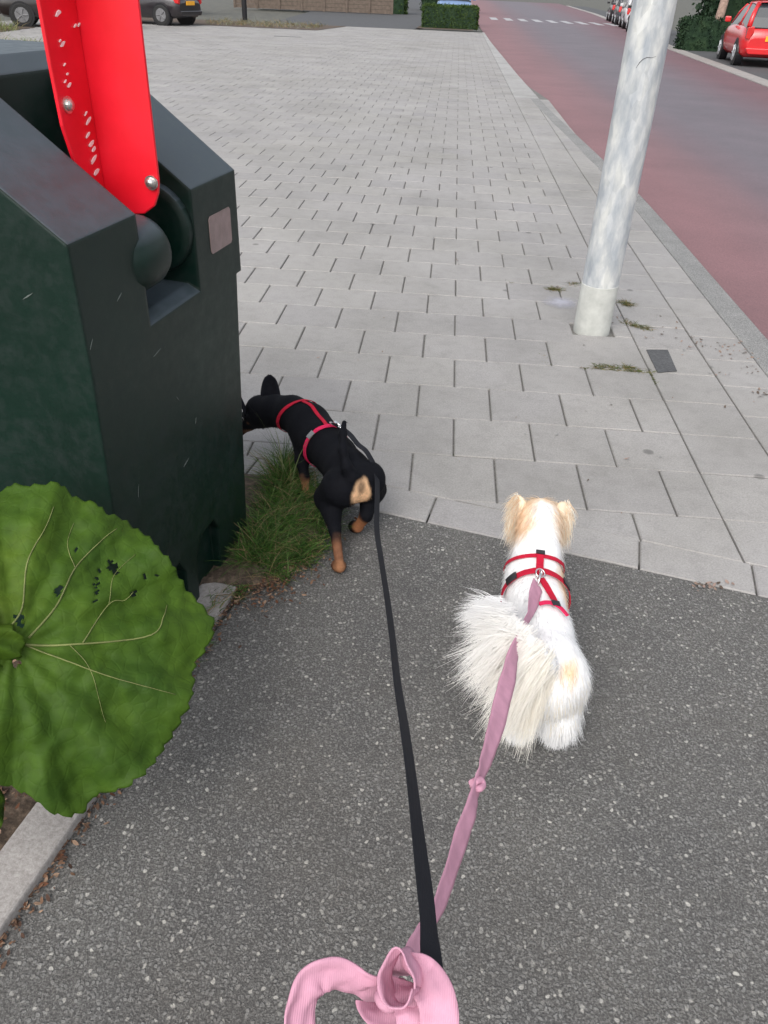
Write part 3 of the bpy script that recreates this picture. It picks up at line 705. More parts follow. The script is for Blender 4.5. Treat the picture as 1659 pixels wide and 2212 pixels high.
# leaf litter and crumbs
def litter(name, pts, size, cols):
    V, Fc, C_ = [], [], []
    for x, y, z in pts:
        s = size*random.uniform(0.4, 1.3); a = random.uniform(0, 6.28); t = Vector((math.cos(a), math.sin(a), random.uniform(-0.3, 0.3))).normalized(); b = t.cross(Vector((random.gauss(0, .3), random.gauss(0, .3), 1))).normalized()
        c = Vector((x, y, z+0.002)); k = len(V); q = [c-t*s, c-t*0.3*s+b*0.42*s, c+t*0.5*s+b*0.36*s+Vector((0, 0, s*.25)), c+t*s+Vector((0, 0, s*.2)), c+t*0.4*s-b*0.40*s, c-t*0.4*s-b*0.38*s]
        V += q; Fc.append(tuple(range(k, k+6))); cc = random.choice(cols); C_ += [cc]*6
    return mesh_obj(name, V, Fc, M_litter, cols=C_)
brown = [(0.15, 0.065, 0.035), (0.21, 0.12, 0.075), (0.12, 0.07, 0.045), (0.33, 0.22, 0.15), (0.09, 0.05, 0.035)]
pts = []
for i in range(1100):
    y = random.gauss(-0.44, 0.09); x = -0.49+random.gauss(0, 0.05)+0.35*(y+0.42)
    pts.append((x, y, 0.008+random.uniform(0, 0.006)))
for i in range(700): y_ = random.uniform(-1.6, -0.55); pts.append((-0.80+0.195*(y_+1.55)+abs(random.gauss(0, 0.02))-0.01, y_, 0.0))
for i in range(2600): y_ = random.uniform(-1.9, -0.7); pts.append((-0.92+0.195*(y_+1.55)-abs(random.gauss(0, 0.22)), y_, 0.026))
pts = [p for p in pts if True]
tag(litter('leaf_litter', pts, 0.007, brown), kind='stuff')
pts = []
def lit_px(x, y, sx, sy, n):
    for i in range(n): g = G(random.gauss(x, sx), random.gauss(y, sy)); pts.append((g.x, g.y, 0.003))
lit_px(1500, 745, 16, 9, 24); lit_px(1600, 770, 30, 14, 26); lit_px(1640, 855, 14, 6, 14); lit_px(1565, 750, 30, 6, 18); lit_px(1420, 725, 20, 12, 10); lit_px(1525, 1268, 18, 6, 26); lit_px(988, 560, 3, 8, 4); lit_px(1590, 800, 30, 8, 14)
lit_px(1300, 900, 160, 90, 16); lit_px(900, 720, 160, 60, 8); lit_px(1340, 690, 14, 8, 8)
tag(litter('fallen_bits', pts, 0.009, [(0.26, 0.19, 0.15), (0.34, 0.25, 0.21), (0.12, 0.09, 0.07), (0.30, 0.30, 0.29)]), kind='stuff')

# ================================================================== LARGE-LEAVED PLANT
plant = thing('large_leaf_plant', (-0.95, -1.30, 0.0), 0, 'big round toothed green leaves with insect holes in front of the container', 'plant')
T_ = np.array((-0.745, -1.085, 0.66)); B_ = np.array((-0.64, -1.475, 0.30)); R2 = np.array((-0.475, -1.15, 0.42))
LN = nrm(np.cross(R2-T_, B_-T_)); LN = -LN if LN[2] < 0 else LN
def leaf_blade(name, cpx, outline, holes, seed, p0=T_, nrmv=LN, mat=M_leafbig, amp=0.012, dz=0.0, nr=56, na=300, plt=plant):
    C0 = np.array(PLN(*cpx, p0, nrmv)); e1 = nrm(np.array(PLN(cpx[0]+100, cpx[1], p0, nrmv))-C0); e2 = np.cross(nrmv, e1)
    ol = []
    for x, y in outline:
        q = np.array(PLN(x, y, p0, nrmv))-C0; ol.append((math.atan2(q @ e2, q @ e1), math.hypot(q @ e1, q @ e2)))
    ol.sort(); an = np.array([a for a, _ in ol]); ra = np.array([r for _, r in ol])
    hl = []
    for x, y, r in holes: q = np.array(PLN(x, y, p0, nrmv))-C0; q2 = np.array(PLN(x+r, y, p0, nrmv))-C0; hl.append((q @ e1, q @ e2, np.linalg.norm(q2-q)))
    V, Fc = [], []
    ring = np.linspace(0.02, 1, nr)**0.85
    th = np.linspace(-math.pi, math.pi, na, endpoint=False)
    rb = np.interp(th, an, ra, period=2*math.pi)
    saw = np.array([0.022*((k*1.0*37/na*2) % 1.0 - 0.5) + 0.006*mnoise.noise(Vector((k*0.35, seed, 0))) for k in range(na)])
    rb = rb*(1+saw*1.2)
    nv_ = 14
    for i, s_ in enumerate(ring):
        for k, t in enumerate(th):
            r = rb[k]*s_ ; x, y = r*math.cos(t), r*math.sin(t)
            ph = t*nv_ + 0.8*mnoise.noise(Vector((x*6, y*6, seed)))
            z = amp*s_**1.2*(math.sin(ph)*0.9) + 0.045*mnoise.noise(Vector((x*4.2, y*4.2, seed+5)))*s_ + 0.016*mnoise.noise(Vector((x*13, y*13, seed+9))) + 0.005*mnoise.noise(Vector((x*40, y*40, seed+9))) - 0.05*s_**2 + 0.02*s_
            z += 0.012*s_**5*math.sin(t*9+seed)
            V.append(C0+e1*x+e2*y+nrmv*(z+dz)-np.array(plt.location))
    def inhole(x, y):
        for hx, hy, hr in hl:
            a_ = math.atan2(y-hy, x-hx)
            if math.hypot(x-hx, y-hy) < hr*(1+0.3*math.sin(a_*3+hx*90)): return True
        return False
    for i in range(nr-1):
        for k in range(na):
            k2 = (k+1) % na; s_ = (ring[i]+ring[i+1])/2; t = th[k]; x, y = rb[k]*s_*math.cos(t), rb[k]*s_*math.sin(t)
            if inhole(x, y): continue
            Fc.append((i*na+k, i*na+k2, (i+1)*na+k2, (i+1)*na+k))
    o = mesh_obj(name, V, Fc, mat, plt, smooth=True)
    o.data.flip_normals() if False else None
    md = o.modifiers.new('th', 'SOLIDIFY'); md.thickness = 0.0006
    def zat(x, y):
        r = math.hypot(x, y); t = math.atan2(y, x); s_ = min(1, r/np.interp(t, an, ra, period=2*math.pi))
        return amp*s_**1.2*(math.sin(t*nv_ + 0.8*mnoise.noise(Vector((x*6, y*6, seed))))*0.9) + 0.045*mnoise.noise(Vector((x*4.2, y*4.2, seed+5)))*s_ + 0.016*mnoise.noise(Vector((x*13, y*13, seed+9))) + 0.005*mnoise.noise(Vector((x*40, y*40, seed+9))) - 0.05*s_**2 + 0.02*s_ + 0.012*s_**5*math.sin(t*9+seed)+dz
    def vein(px, r0, r1):
        K = []
        for x, y in px: q = np.array(PLN(x, y, p0, nrmv))-C0; K.append((q @ e1, q @ e2))
        S_ = spline(K, 26) if len(K) > 2 else np.linspace(K[0], K[-1], 16)
        pts = [Vector(C0+e1*a+e2*b+nrmv*(zat(a, b)+0.0015)-np.array(plt.location)) for a, b in S_]
        bm = bmesh.new(); add_tube(bm, pts, [q*.62 for q in np.linspace(r0, r1, len(pts))], 7); v_ = bm_obj('vein', bm, M_vein, o, smooth=True); return v_
    return o, vein
OUT = [(0,200),(60,130),(150,140),(240,150),(340,140),(430,210),(560,250),(620,310),(760,340),(860,440),(910,540),(1000,640),(1080,740),(1200,860),(1240,930),(1210,1080),(1150,1160),(1110,1240),(1110,1300),(1050,1480),(980,1640),(870,1780),(730,1900),(560,1960),(500,2060),(380,2080),(280,2040),(200,1960),(60,1890)]
OUT = [(28+(x*.3719-28)*1.035, 1395+(987.5+y*.3719-1395)*1.02) for x, y in OUT] + [(-60, 1080), (-150, 1130), (-240, 1220), (-290, 1330), (-250, 1400), (-110, 1420), (-260, 1470), (-270, 1560), (-200, 1640), (-110, 1700), (-40, 1700)]
HOL = [(131, 1272, 8), (128, 1278, 7), (252, 1218, 9), (247, 1208, 6), (256, 1232, 8), (296, 1280, 7), (213, 1262, 6), (211, 1280, 5), (208, 1300, 4), (172, 1180, 4), (168, 1186, 3), (350, 1240, 4), (320, 1243, 4), (40, 1338, 10), (46, 1350, 8), (34, 1431, 9), (215, 1245, 4), (222, 1228, 3)]
leaf, vein = leaf_blade('leaf', (28, 1395), OUT, HOL, 3.0)
for px, r0, r1 in [([(24, 1352), (48, 1311), (59, 1214), (100, 1136), (118, 1090)], .0028, .001), ([(62, 1378), (123, 1307), (164, 1225), (223, 1162), (262, 1130)], .0032, .001), ([(178, 1389), (238, 1303), (275, 1292), (294, 1274)], .002, .0008),
                   ([(50, 1392), (149, 1393), (320, 1374), (357, 1330), (372, 1300)], .0034, .001), ([(60, 1395), (200, 1450), (300, 1480), (380, 1500)], .0022, .0008), ([(149, 1393), (190, 1440), (230, 1560)], .0014, .0006), ([(164, 1225), (150, 1170), (165, 1120)], .0014, .0006), ([(238, 1303), (250, 1240), (300, 1190)], .0012, .0006)]:
    vein(px, r0, r1)
o2 = [(60, 1389), (46, 1404), (49, 1418), (24, 1421), (4, 1440), (-40, 1462), (-130, 1480), (-210, 1420), (-220, 1320), (-150, 1250), (-70, 1270), (-20, 1322), (12, 1340), (30, 1346), (26, 1362), (50, 1372)]
leaf_blade('leaf', (-90, 1370), o2, [], 8.0, p0=T_+LN*0.03, nr=20, na=160)
o3 = [(-150, 1650), (-60, 1640), (-10, 1690), (14, 1740), (2, 1790), (-60, 1850), (-160, 1850), (-230, 1760)]
leaf_blade('leaf', (-100, 1740), o3, [], 5.0, p0=T_-LN*0.10, nr=14, na=80)
bm = bmesh.new(); c0 = PLN(28, 1395, T_, LN)-Vector(plant.location)
add_tube(bm, [Vector((0, 0, 0)), Vector((0.02, -0.03, 0.2)), c0*0.8+Vector((0, 0, 0.02)), c0-Vector((0, 0, 0.004))], [0.010, 0.008, 0.006, 0.005], 10); bm_obj('stem', bm, M_stem, plant, smooth=True)
# ================================================================== WHITE DOG
def colour_pts(P_, base, patches):
    C = np.tile(np.array(base, float), (len(P_), 1))
    for c, r, col, soft in patches:
        r = np.array(r, float); d = np.linalg.norm((P_-np.array(c))/r, axis=1)
        d = d + 0.18*np.array([mnoise.noise(Vector(p*38)) for p in P_])
        k = np.clip((1-d)/soft, 0, 1)[:, None]; C = C*(1-k)+np.array(col)*k
    return C
WH = (0.93, 0.93, 0.93); CREAM = (0.93, 0.875, 0.76); TAN = (0.92, 0.72, 0.52)
wdog = thing('dog', (0.2, -0.8, 0), 0, 'small long-haired white dog with tan ears and a red harness, walking on a pink leash', 'dog')
WO = np.array((0.2, -0.8, 0.0))
wsd = SDF(0.022)
wsd.chain([(.208, -.985, .175), (.205, -.95, .195), (.198, -.85, .198), (.190, -.73, .198), (.190, -.66, .205), (.197, -.60, .240), (.203, -.545, .272), (.207, -.505, .285)], [.060, .068, .064, .068, .068, .056, .050, .052])
wsd.cap((.190, -.68, .175), (.192, -.64, .185), .062, .055)
wsd.cap((.207, -.50, .282), (.210, -.455, .262), .048, .032).cap((.210, -.455, .256), (.212, -.415, .243), .024, .017)      # skull and muzzle
for s in (-1, 1):
    x = .197+s*.045
    wsd.chain([(.205+s*.036, -.965, .175), (x+s*.000, -.955, .115), (x-s*.000, -.985, .075), (x-s*.002, -.985, .032), (x-s*.002, -.965, .020)], [.052, .045, .037, .030, .022])
    xf = .190+s*.042; dy = .035*s
    wsd.chain([(xf-s*.01, -.665, .16), (xf, -.675+dy*.3, .10), (xf, -.655+dy, .05), (xf, -.650+dy*1.4, .014), (xf, -.63+dy*1.4, .011)], [.036, .022, .014, .013, .014])
# tail bone curling up and over to the left
TB = spline([(.192, -1.00, .235), (.172, -1.025, .285), (.135, -1.02, .325), (.098, -.975, .335), (.078, -.92, .325)], 24)
wsd.chain([tuple(p) for p in TB[::4]], [.020, .014, .012, .011, .010, .008])
wp, wf = wsd.mesh(0.0065)
W_PATCH = [((.160, -.535, .300), (.046, .085, .08), (.92, .72, .52), .6), ((.256, -.525, .295), (.040, .080, .08), (.92, .76, .58), .6), ((.207, -.468, .325), (.07, .048, .05), (.92, .74, .54), .6), ((.258, -.70, .215), (.036, .095, .07), TAN, .6),
           ((.236, -1.005, .240), (.032, .04, .038), TAN, .7), ((.190, -1.035, .10), (.022, .03, .07), CREAM, .8)]
wc = colour_pts(wp, WH, W_PATCH)
body_w = mesh_obj('body', wp-WO, wf, M_skinw, wdog, cols=wc*0.96, smooth=True)
EYE = plain('dark eye', (0.01, 0.008, 0.006), 0.05, 0.05, coat=0.6)
for s in (-1, 1):
    bm = bmesh.new(); bmesh.ops.create_icosphere(bm, subdivisions=2, radius=0.0075, matrix=Matrix.Translation(Vector((.209+s*.024-WO[0], -.446-WO[1], .280)))); bm_obj('eye', bm, EYE, wdog, smooth=True)
bm = bmesh.new(); bmesh.ops.create_icosphere(bm, subdivisions=2, radius=0.009, matrix=Matrix.Translation(Vector((.212-WO[0], -.397-WO[1], .247)))); bm_obj('nose', bm, EYE, wdog, smooth=True)
# coat: thousands of fine combed locks
def coat(sdf, pts, faces, n, lenf, flowf, width, colf, lift=0.35, segs=4, droop=(0, 0, -0.5), keep=None, jit=0.16, curl=0.05):
    R_ = sample_surface(pts, faces, n)
    if keep is not None: R_ = R_[keep(R_)]
    N_ = sdf.grad(R_); fl = flowf(R_); fl = fl-N_*np.sum(fl*N_, 1, keepdims=True); fl = nrm(fl)
    D_ = nrm(fl+N_*lift+rng.normal(0, jit, R_.shape)); L_ = lenf(R_)*rng.uniform(0.6, 1.2, len(R_)); wd = nrm(np.cross(D_, N_)+rng.normal(0, 0.25, R_.shape))
    C_ = colf(R_)*rng.uniform(0.90, 1.06, (len(R_), 1))
    return strands(R_-N_*0.002, D_, L_, wd, width*rng.uniform(0.6, 1.3, len(R_)), np.clip(C_, 0, 0.96), np.array(droop, float), segs, curl)
def w_len(p):
    L = np.full(len(p), 0.022)
    L += 0.010*np.clip((-.90-p[:, 1])/.08, 0, 1)*np.clip((.26-p[:, 2])/.06, 0, 1)          # breeches
    L += 0.018*np.clip((.17-p[:, 2])/.05, 0, 1)*(p[:, 2] > .06)
    L = np.where(p[:, 1] > -.60, 0.036, L); L = np.where((p[:, 1] > -.455), 0.012, L); L = np.where((p[:, 2] < .05), 0.026, L)
    return L
def w_flow(p):
    f = np.tile(np.array([0, -1.0, -0.25]), (len(p), 1))
    side = np.clip((0.235-p[:, 2])/.06, 0, 1)
    f[:, 2] -= side*1.0; f[:, 0] += np.sign(p[:, 0]-.2)*0.15*side
    hd = p[:, 1] > -.60; f[hd, 0] += (np.sign(p[hd, 0]-.205)*0.55); f[hd, 2] -= .25; f[p[:, 2] < .09] = (0, -.25, -1)
    return f
v, f, c = coat(wsd, wp, wf, 30000, w_len, w_flow, 0.0020, lambda p: colour_pts(p, WH, W_PATCH), keep=lambda p: ~((p[:, 2] > .24) & (p[:, 1] < -1.0) & (p[:, 0] < .18)))
mesh_obj('fur', v-WO, f, M_fur, wdog, cols=c)
# breeches: long cream locks hanging over the hind legs
R_ = sample_surface(wp, wf, 26000); k = (R_[:, 1] < -.945) & (R_[:, 2] > .07) & (R_[:, 2] < .25); R_ = R_[k][:3600]
N_ = wsd.grad(R_); D_ = nrm(N_*0.30*np.array([.6, 1, 1])+np.array([0, -.10, -1.0])+rng.normal(0, .12, R_.shape))
cc_ = np.where(rng.random((len(R_), 1)) < .5, np.array([CREAM]), np.array([WH]))*rng.uniform(.92, 1.05, (len(R_), 1))
v, f, c = strands(R_, D_, rng.uniform(.015, .038, len(R_)), nrm(np.cross(D_, N_)), .0020*rng.uniform(.6, 1.2, len(R_)), np.clip(cc_, 0, .96), np.array([0, 0, -.5]), 5, .05)
mesh_obj('breeches', v-WO, f, M_fur, wdog, cols=c)
# tail plume fanning out to the left
nc = 300; tc = rng.random(nc)**0.9; sc_ = rng.normal(0, 1, nc)      # locks: every strand of a lock ends near the lock's own tip
fan = np.array([-1.0, -.42, -.16])*(0.5+.55*tc[:, None]) + np.array([-.10, -.75, -.35])*(1-tc[:, None]) + sc_[:, None]*np.array([.12, .34, .20])
Dc = nrm(fan+rng.normal(0, .10, (nc, 3))); Lc = (.172-.045*tc)*rng.uniform(.6, 1.2, nc); up = tc > .74
Dc[up] = nrm(Dc[up]+np.array([-.2, .45, .30])); Lc[up] *= .65
Rc = TB[(tc*(len(TB)-1)).astype(int)]+rng.normal(0, .008, (nc, 3)); ic = np.repeat(np.arange(nc), 36); n = len(ic); t = tc[ic]
R_ = Rc[ic]+rng.normal(0, .006, (n, 3)); T2 = Rc[ic]+Dc[ic]*Lc[ic][:, None]+rng.normal(0, .009, (n, 3)); D_ = nrm(T2-R_+rng.normal(0, .007, (n, 3))); L_ = np.linalg.norm(T2-R_, axis=1)*rng.uniform(.55, 1.08, n)
C_ = np.array(WH)*(1-.8*(1-t[:, None]))+np.array(CREAM)*.8*(1-t[:, None]); C_ = C_*rng.uniform(.92, 1.05, (n, 1))*np.repeat(rng.uniform(.95, 1.03, (nc, 1)), 36, 0)
wd_ = nrm(np.cross(D_, np.array([0.0, -.30, .95]))+rng.normal(0, .12, (n, 3)))
ph_ = rng.normal(0, .30, (nc, 3))[ic]
v, f, c = strands(R_, D_, L_, wd_, .0018*rng.uniform(.5, 1.3, n), np.clip(C_, 0, .96), np.array([-.10, -.10, -.80])+ph_, 8, .03)
mesh_obj('tail_plume', v-WO, f, M_fur, wdog, cols=c)
# ears: leather flap plus a fringe
for s in (-1, 1):
    b0 = np.array((.207+s*.034, -.485, .318)); tip = b0+np.array((s*.034, .004, .020 if s < 0 else .008)); low = b0+np.array((s*.034, -.020, -.045))
    V = []; Fc = []; m_ = 9
    for i in range(m_):
        a = i/(m_-1)
        for j in range(7):
            bb = j/6; p_ = b0*(1-bb)+ (tip*(1-a)+low*a)*bb; p_ = p_ + np.array((0, -.020*math.sin(bb*3.1)*math.sin(a*3.0), .010*math.sin(bb*3.14)*(1-a)))+np.array((0, .020*(a-.5)*(1-bb), 0)); V.append(p_-WO)
    for i in range(m_-1):
        for j in range(6): k = i*7+j; Fc.append((k, k+1, k+8, k+7))
    e = mesh_obj('ear', V, Fc, M_skinw, wdog, cols=[(.82, .66, .48)]*len(V), smooth=True); md = e.modifiers.new('s', 'SOLIDIFY'); md.thickness = .004
    n = 2200; a = rng.random(n)[:, None]; bb = rng.random(n)[:, None]**.5; R_ = b0*(1-bb)+(tip*(1-a)+low*a)*bb+rng.normal(0, .004, (n, 3)); 
    D_ = nrm(np.array([s*.30, -.55, -.95])+a*np.array([0, 0, -.8])+(1-a)*np.array([s*.25, -.1, .95 if s < 0 else .35])+rng.normal(0, .22, (n, 3)))
    C_ = np.where(rng.random((n, 1)) < .55, np.array([CREAM]), np.array([(.80, .62, .44)]))*rng.uniform(.9, 1.06, (n, 1))
    v, f, c = strands(R_, D_, rng.uniform(.03, .075, n)*(.65+.6*a[:, 0]), nrm(np.cross(D_, [0, -1, .3])+rng.normal(0, .2, (n, 3))), .0022*rng.uniform(.6, 1.2, n), np.clip(C_, 0, .96), np.array([0, 0, -.9]), 5, .05)
    mesh_obj('ear_fringe', v-WO, f, M_fur, wdog, cols=c)
# harness
def strap_obj(name, vf, parent, origin, mat):
    v, f = vf; return mesh_obj(name, np.array(v)-origin, f, mat, parent)
hw = bpy.data.objects.new('harness', None); link(hw, wdog)
OFF = .0085
strap_obj('neck_strap', ring_strap(wsd, (.194, -.632, .218), (1, 0, 0), (0, -.45, .89), OFF-.004, .011), hw, WO, M_redstrap)
strap_obj('girth_strap', ring_strap(wsd, (.190, -.728, .20), (1, 0, 0), (0, .08, 1), OFF, .018), hw, WO, M_redstrap)
def on_back(x, y, off=OFF, zs=.45):
    """top of the back above x,y"""
    z = np.linspace(zs, .1, 400); vals = wsd(np.stack([np.full(400, x), np.full(400, y), z], 1)); k = np.argmax(vals < off); return Vector((x, y, z[k]))
def back_strap(name, path, w, mat, parent, off=OFF+.001):
    S_ = spline(path, 22); pts = [on_back(a, b, off)-Vector(WO) for a, b in S_]; wv = []
    for i in range(len(pts)):
        t_ = pts[min(i+1, len(pts)-1)]-pts[max(0, i-1)]; nn = Vector(wsd.grad(np.array([pts[i]+Vector(WO)]))[0]); wv.append(t_.cross(nn).normalized())
    v, f = ribbon(pts, wv, w, .0025); return mesh_obj(name, v, f, mat, parent)
back_strap('spine_strap', [(.194, -.662), (.192, -.69), (.190, -.71), (.188, -.735)], .018, M_redstrap, hw)
back_strap('rear_strap', [(.189, -.745), (.203, -.775), (.214, -.805), (.218, -.835)], .016, M_redstrap, hw)
back_strap('rear_strap', [(.178, -.838), (.200, -.832), (.222, -.838), (.243, -.858)], .012, M_pinkstrap, hw, OFF+.003)
for (a0, a1) in ((-62, -40), (45, 63)):
    strap_obj('buckle', ring_strap(wsd, (.190, -.728, .20), (0, .08, 1), (1, 0, 0), OFF+.002, .022, a0, a1, 8, .004), hw, WO, M_black)
q = back_strap('buckle', [(.2165, -.822), (.2175, -.832), (.2185, -.840)], .020, M_black, hw, OFF+.0045)
q = back_strap('buckle', [(.1945, -.657), (.194, -.667)], .022, M_black, hw, OFF+.004)
rp = on_back(.188, -.738, OFF+.004)
def torus(bm, c, R_, r, nvec, n=24, m=8):
    nvec = Vector(nvec).normalized(); a = nvec.orthogonal().normalized(); b = nvec.cross(a); rings = []
    for i in range(n):
        t = 2*math.pi*i/n; d = a*math.cos(t)+b*math.sin(t); rings.append([bm.verts.new(Vector(c)+d*(R_+r*math.cos(2*math.pi*j/m))+nvec*r*math.sin(2*math.pi*j/m)) for j in range(m)])
    for i in range(n):
        for j in range(m): bm.faces.new((rings[i][j], rings[i][(j+1) % m], rings[(i+1) % n][(j+1) % m], rings[(i+1) % n][j]))
bm = bmesh.new(); torus(bm, rp-Vector(WO)+Vector((0, 0, .004)), .011, .0018, (0.3, -.5, 1)); bm_obj('ring', bm, M_chrome, hw, smooth=True)

# ================================================================== BLACK DOG
BO = np.array((-.38, -.10, 0.0))
bdog = thing('dog', tuple(BO), 0, 'small black and tan dog in a red harness, sniffing beside the container', 'dog')
bsd = SDF(0.018)
bsd.chain([(-.318, -.225, .185), (-.340, -.175, .187), (-.390, -.075, .180), (-.445, .010, .178), (-.495, .085, .185)], [.066, .069, .067, .074, .076])
bsd.cap((-.465, .05, .150), (-.51, .11, .16), .066, .060)
bsd.chain([(-.505, .10, .200), (-.570, .15, .205), (-.635, .19, .190), (-.690, .225, .165)], [.070, .060, .054, .058])
bsd.cap((-.70, .23, .160), (-.745, .235, .120), .056, .036).cap((-.750, .235, .110), (-.785, .235, .070), .026, .018)
hd = np.array((-.53, .848, 0)); pr = np.array((.848, .53, 0))     # heading and its right-hand side
H0_ = lambda x, y, z: (x, y, z)
bsd.chain([(-.352, -.255, .175), (-.388, -.235, .125), (-.356, -.350, .092), (-.328, -.440, .020), (-.331, -.425, .012), (-.339, -.412, .010)], [.062, .045, .0170, .0120, .0130, .012])
bsd.chain([(-.282, -.205, .175), (-.262, -.170, .125), (-.272, -.258, .085), (-.298, -.238, .026), (-.304, -.222, .014), (-.312, -.208, .012)], [.066, .042, .0185, .0140, .0150, .014])
bsd.chain([(-.515, .055, .165), (-.512, -.005, .115), (-.497, -.045, .075), (-.490, -.065, .020), (-.497, -.055, .010), (-.508, -.040, .010)], [.040, .022, .0145, .0115, .0125, .012])
bsd.chain([(-.435, .10, .165), (-.425, .125, .11), (-.43, .135, .06), (-.425, .12, .018), (-.435, .135, .011)], [.040, .022, .0145, .0115, .0125])
bsd.chain([(-.318, -.268, .228), (-.332, -.268, .258), (-.346, -.245, .300), (-.352, -.200, .330), (-.352, -.165, .350)], [.024, .0155, .0125, .0105, .007])
for (px_, py_, hx_, hy_) in ((-.333, -.424, -.53, .848), (-.306, -.220, -.53, .848), (-.498, -.056, -.7, .7), (-.432, .128, -.53, .848)):
    h_ = nrm(np.array((hx_, hy_, 0.))); q_ = np.array((h_[1], -h_[0], 0.))
    for k_, l_ in ((-1.5, .004), (-.5, .010), (.5, .010), (1.5, .004)):
        c_ = np.array((px_, py_, .010))+q_*k_*.0075; bsd.cap(tuple(c_+h_*.002), tuple(c_+h_*(.010+l_)-np.array((0, 0, .002))), .0085, .0070)
bsd.k = 0.013
bp, bf = bsd.mesh(0.005)
BK = (0.0045, 0.005, 0.008); TN = (0.34, 0.16, 0.08); TNL = (0.95, 0.60, 0.35)
B_PATCH = [((-.284, -.300, .172), (.033, .07, .066), TNL, .3), ((-.287, -.285, .200), (.016, .04, .03), (0.28, .18, .11), .6),
           ((-.340, -.400, .040), (.035, .065, .062), (0.22, .10, .055), .5), ((-.325, -.44, .02), (.03, .03, .03), TN, .5), ((-.288, -.245, .045), (.04, .055, .055), (0.38, .16, .075), .4),
           ((-.495, -.058, .035), (.035, .045, .055), TN, .4), ((-.43, .13, .035), (.03, .04, .05), TN, .4), ((-.745, .235, .090), (.03, .04, .026), (0.25, .13, .07), .5), ((-.735, .205, .135), (.012, .02, .012), TN, .6), ((-.49, .115, .12), (.03, .03, .03), (0.2, .1, .05), .6)]
mesh_obj('body', bp-BO, bf, M_furb, bdog, cols=colour_pts(bp, BK, B_PATCH), smooth=True)
def b_flow(p):
    f = np.tile(-hd*1.0, (len(p), 1)); f[:, 2] -= .5; low = p[:, 2] < .12; f[low] = (0, -.1, -1); return f
v, f, c = coat(bsd, bp, bf, 34000, lambda p: np.where(p[:, 2] < .10, .006, .011), b_flow, .0013, lambda p: colour_pts(p, (0.005, .0055, .009), B_PATCH), lift=.34, segs=2, droop=(0, 0, -.2), jit=.12)
mesh_obj('fur', v-BO, f, M_furb, bdog, cols=c)
# erect ears
for s, base, tip in ((-1, np.array((-.700, .215, .195)), np.array((-.712, .262, .268))), (1, np.array((-.672, .250, .192)), np.array((-.690, .292, .262)))):
    pass
def ear(base, tip, side, wd):
    V = []; Fc = []; n_, m_ = 9, 7; base, tip, side = map(np.array, (base, tip, side)); nn = nrm(np.cross(tip-base, side))
    for i in range(n_):
        t = i/(n_-1); w = wd*math.sqrt(max(0, 1-t**2.4))*(1-.15*t)+.002
        for j in range(m_):
            u = j/(m_-1)*2-1; V.append(base+(tip-base)*t+side*u*w - nn*(u*u)*w*.55+nn*.006*math.sin(t*3)-BO)
    for i in range(n_-1):
        for j in range(m_-1): k = i*m_+j; Fc.append((k, k+1, k+1+m_, k+m_))
    o = mesh_obj('ear', V, Fc, M_furb, bdog, cols=[(0.010, .0105, .015)]*len(V), smooth=True); md = o.modifiers.new('s', 'SOLIDIFY'); md.thickness = .004
ear((-.668, .250, .195), (-.672, .290, .278), nrm(np.array((.80, .35, -.2))), .034)
ear((-.748, .205, .185), (-.800, .225, .270), nrm(np.array((.62, -.70, -.2))), .034)
for sgn, c_ in ((1, (-.738, .275, .150)), (-1, (-.752, .190, .148))):
    bm = bmesh.new(); bmesh.ops.create_icosphere(bm, subdivisions=2, radius=0.0075, matrix=Matrix.Translation(Vector(c_)-Vector(BO))); bm_obj('eye', bm, EYE, bdog, smooth=True)
bm = bmesh.new(); bmesh.ops.create_icosphere(bm, subdivisions=2, radius=0.0095, matrix=Matrix.Translation(Vector((-.796, .235, .062))-Vector(BO))); bm_obj('nose', bm, EYE, bdog, smooth=True)
hb = bpy.data.objects.new('harness', None); link(hb, bdog)
strap_obj('neck_strap', ring_strap(bsd, (-.545, .135, .205), tuple(pr), (.15, -.22, .96), .002, .011), hb, BO, M_redstrap)
strap_obj('girth_strap', ring_strap(bsd, (-.425, -.015, .190), tuple(pr), (0, 0, 1), .002, .014), hb, BO, M_pinkstrap)
strap_obj('buckle', ring_strap(bsd, (-.425, -.015, .190), tuple(-pr), (0, 0, 1), .004, .017, 28, 48, 8, .003), hb, BO, plain('grey buckle', (0.22, 0.22, 0.23), 0.4, 0.1))
def on_backb(x, y, off):
    z = np.linspace(.40, .1, 400); vals = bsd(np.stack([np.full(400, x), np.full(400, y), z], 1)); k = np.argmax(vals < off); return Vector((x, y, z[k]))
pts = [on_backb(*q, .003)-Vector(BO) for q in spline([(-.525, .118), (-.49, .085), (-.455, .035), (-.425, -.015)], 16)]
v, f = ribbon(pts, [Vector(pr)]*16, .012, .002); mesh_obj('spine_strap', v, f, M_redstrap, hb)
rb_ = on_backb(-.408, -.012, .008)
bm = bmesh.new(); torus(bm, rb_-Vector(BO)+Vector((0, 0, .006)), .010, .0017, (.5, .3, 1)); bm_obj('ring', bm, M_chrome, hb, smooth=True)

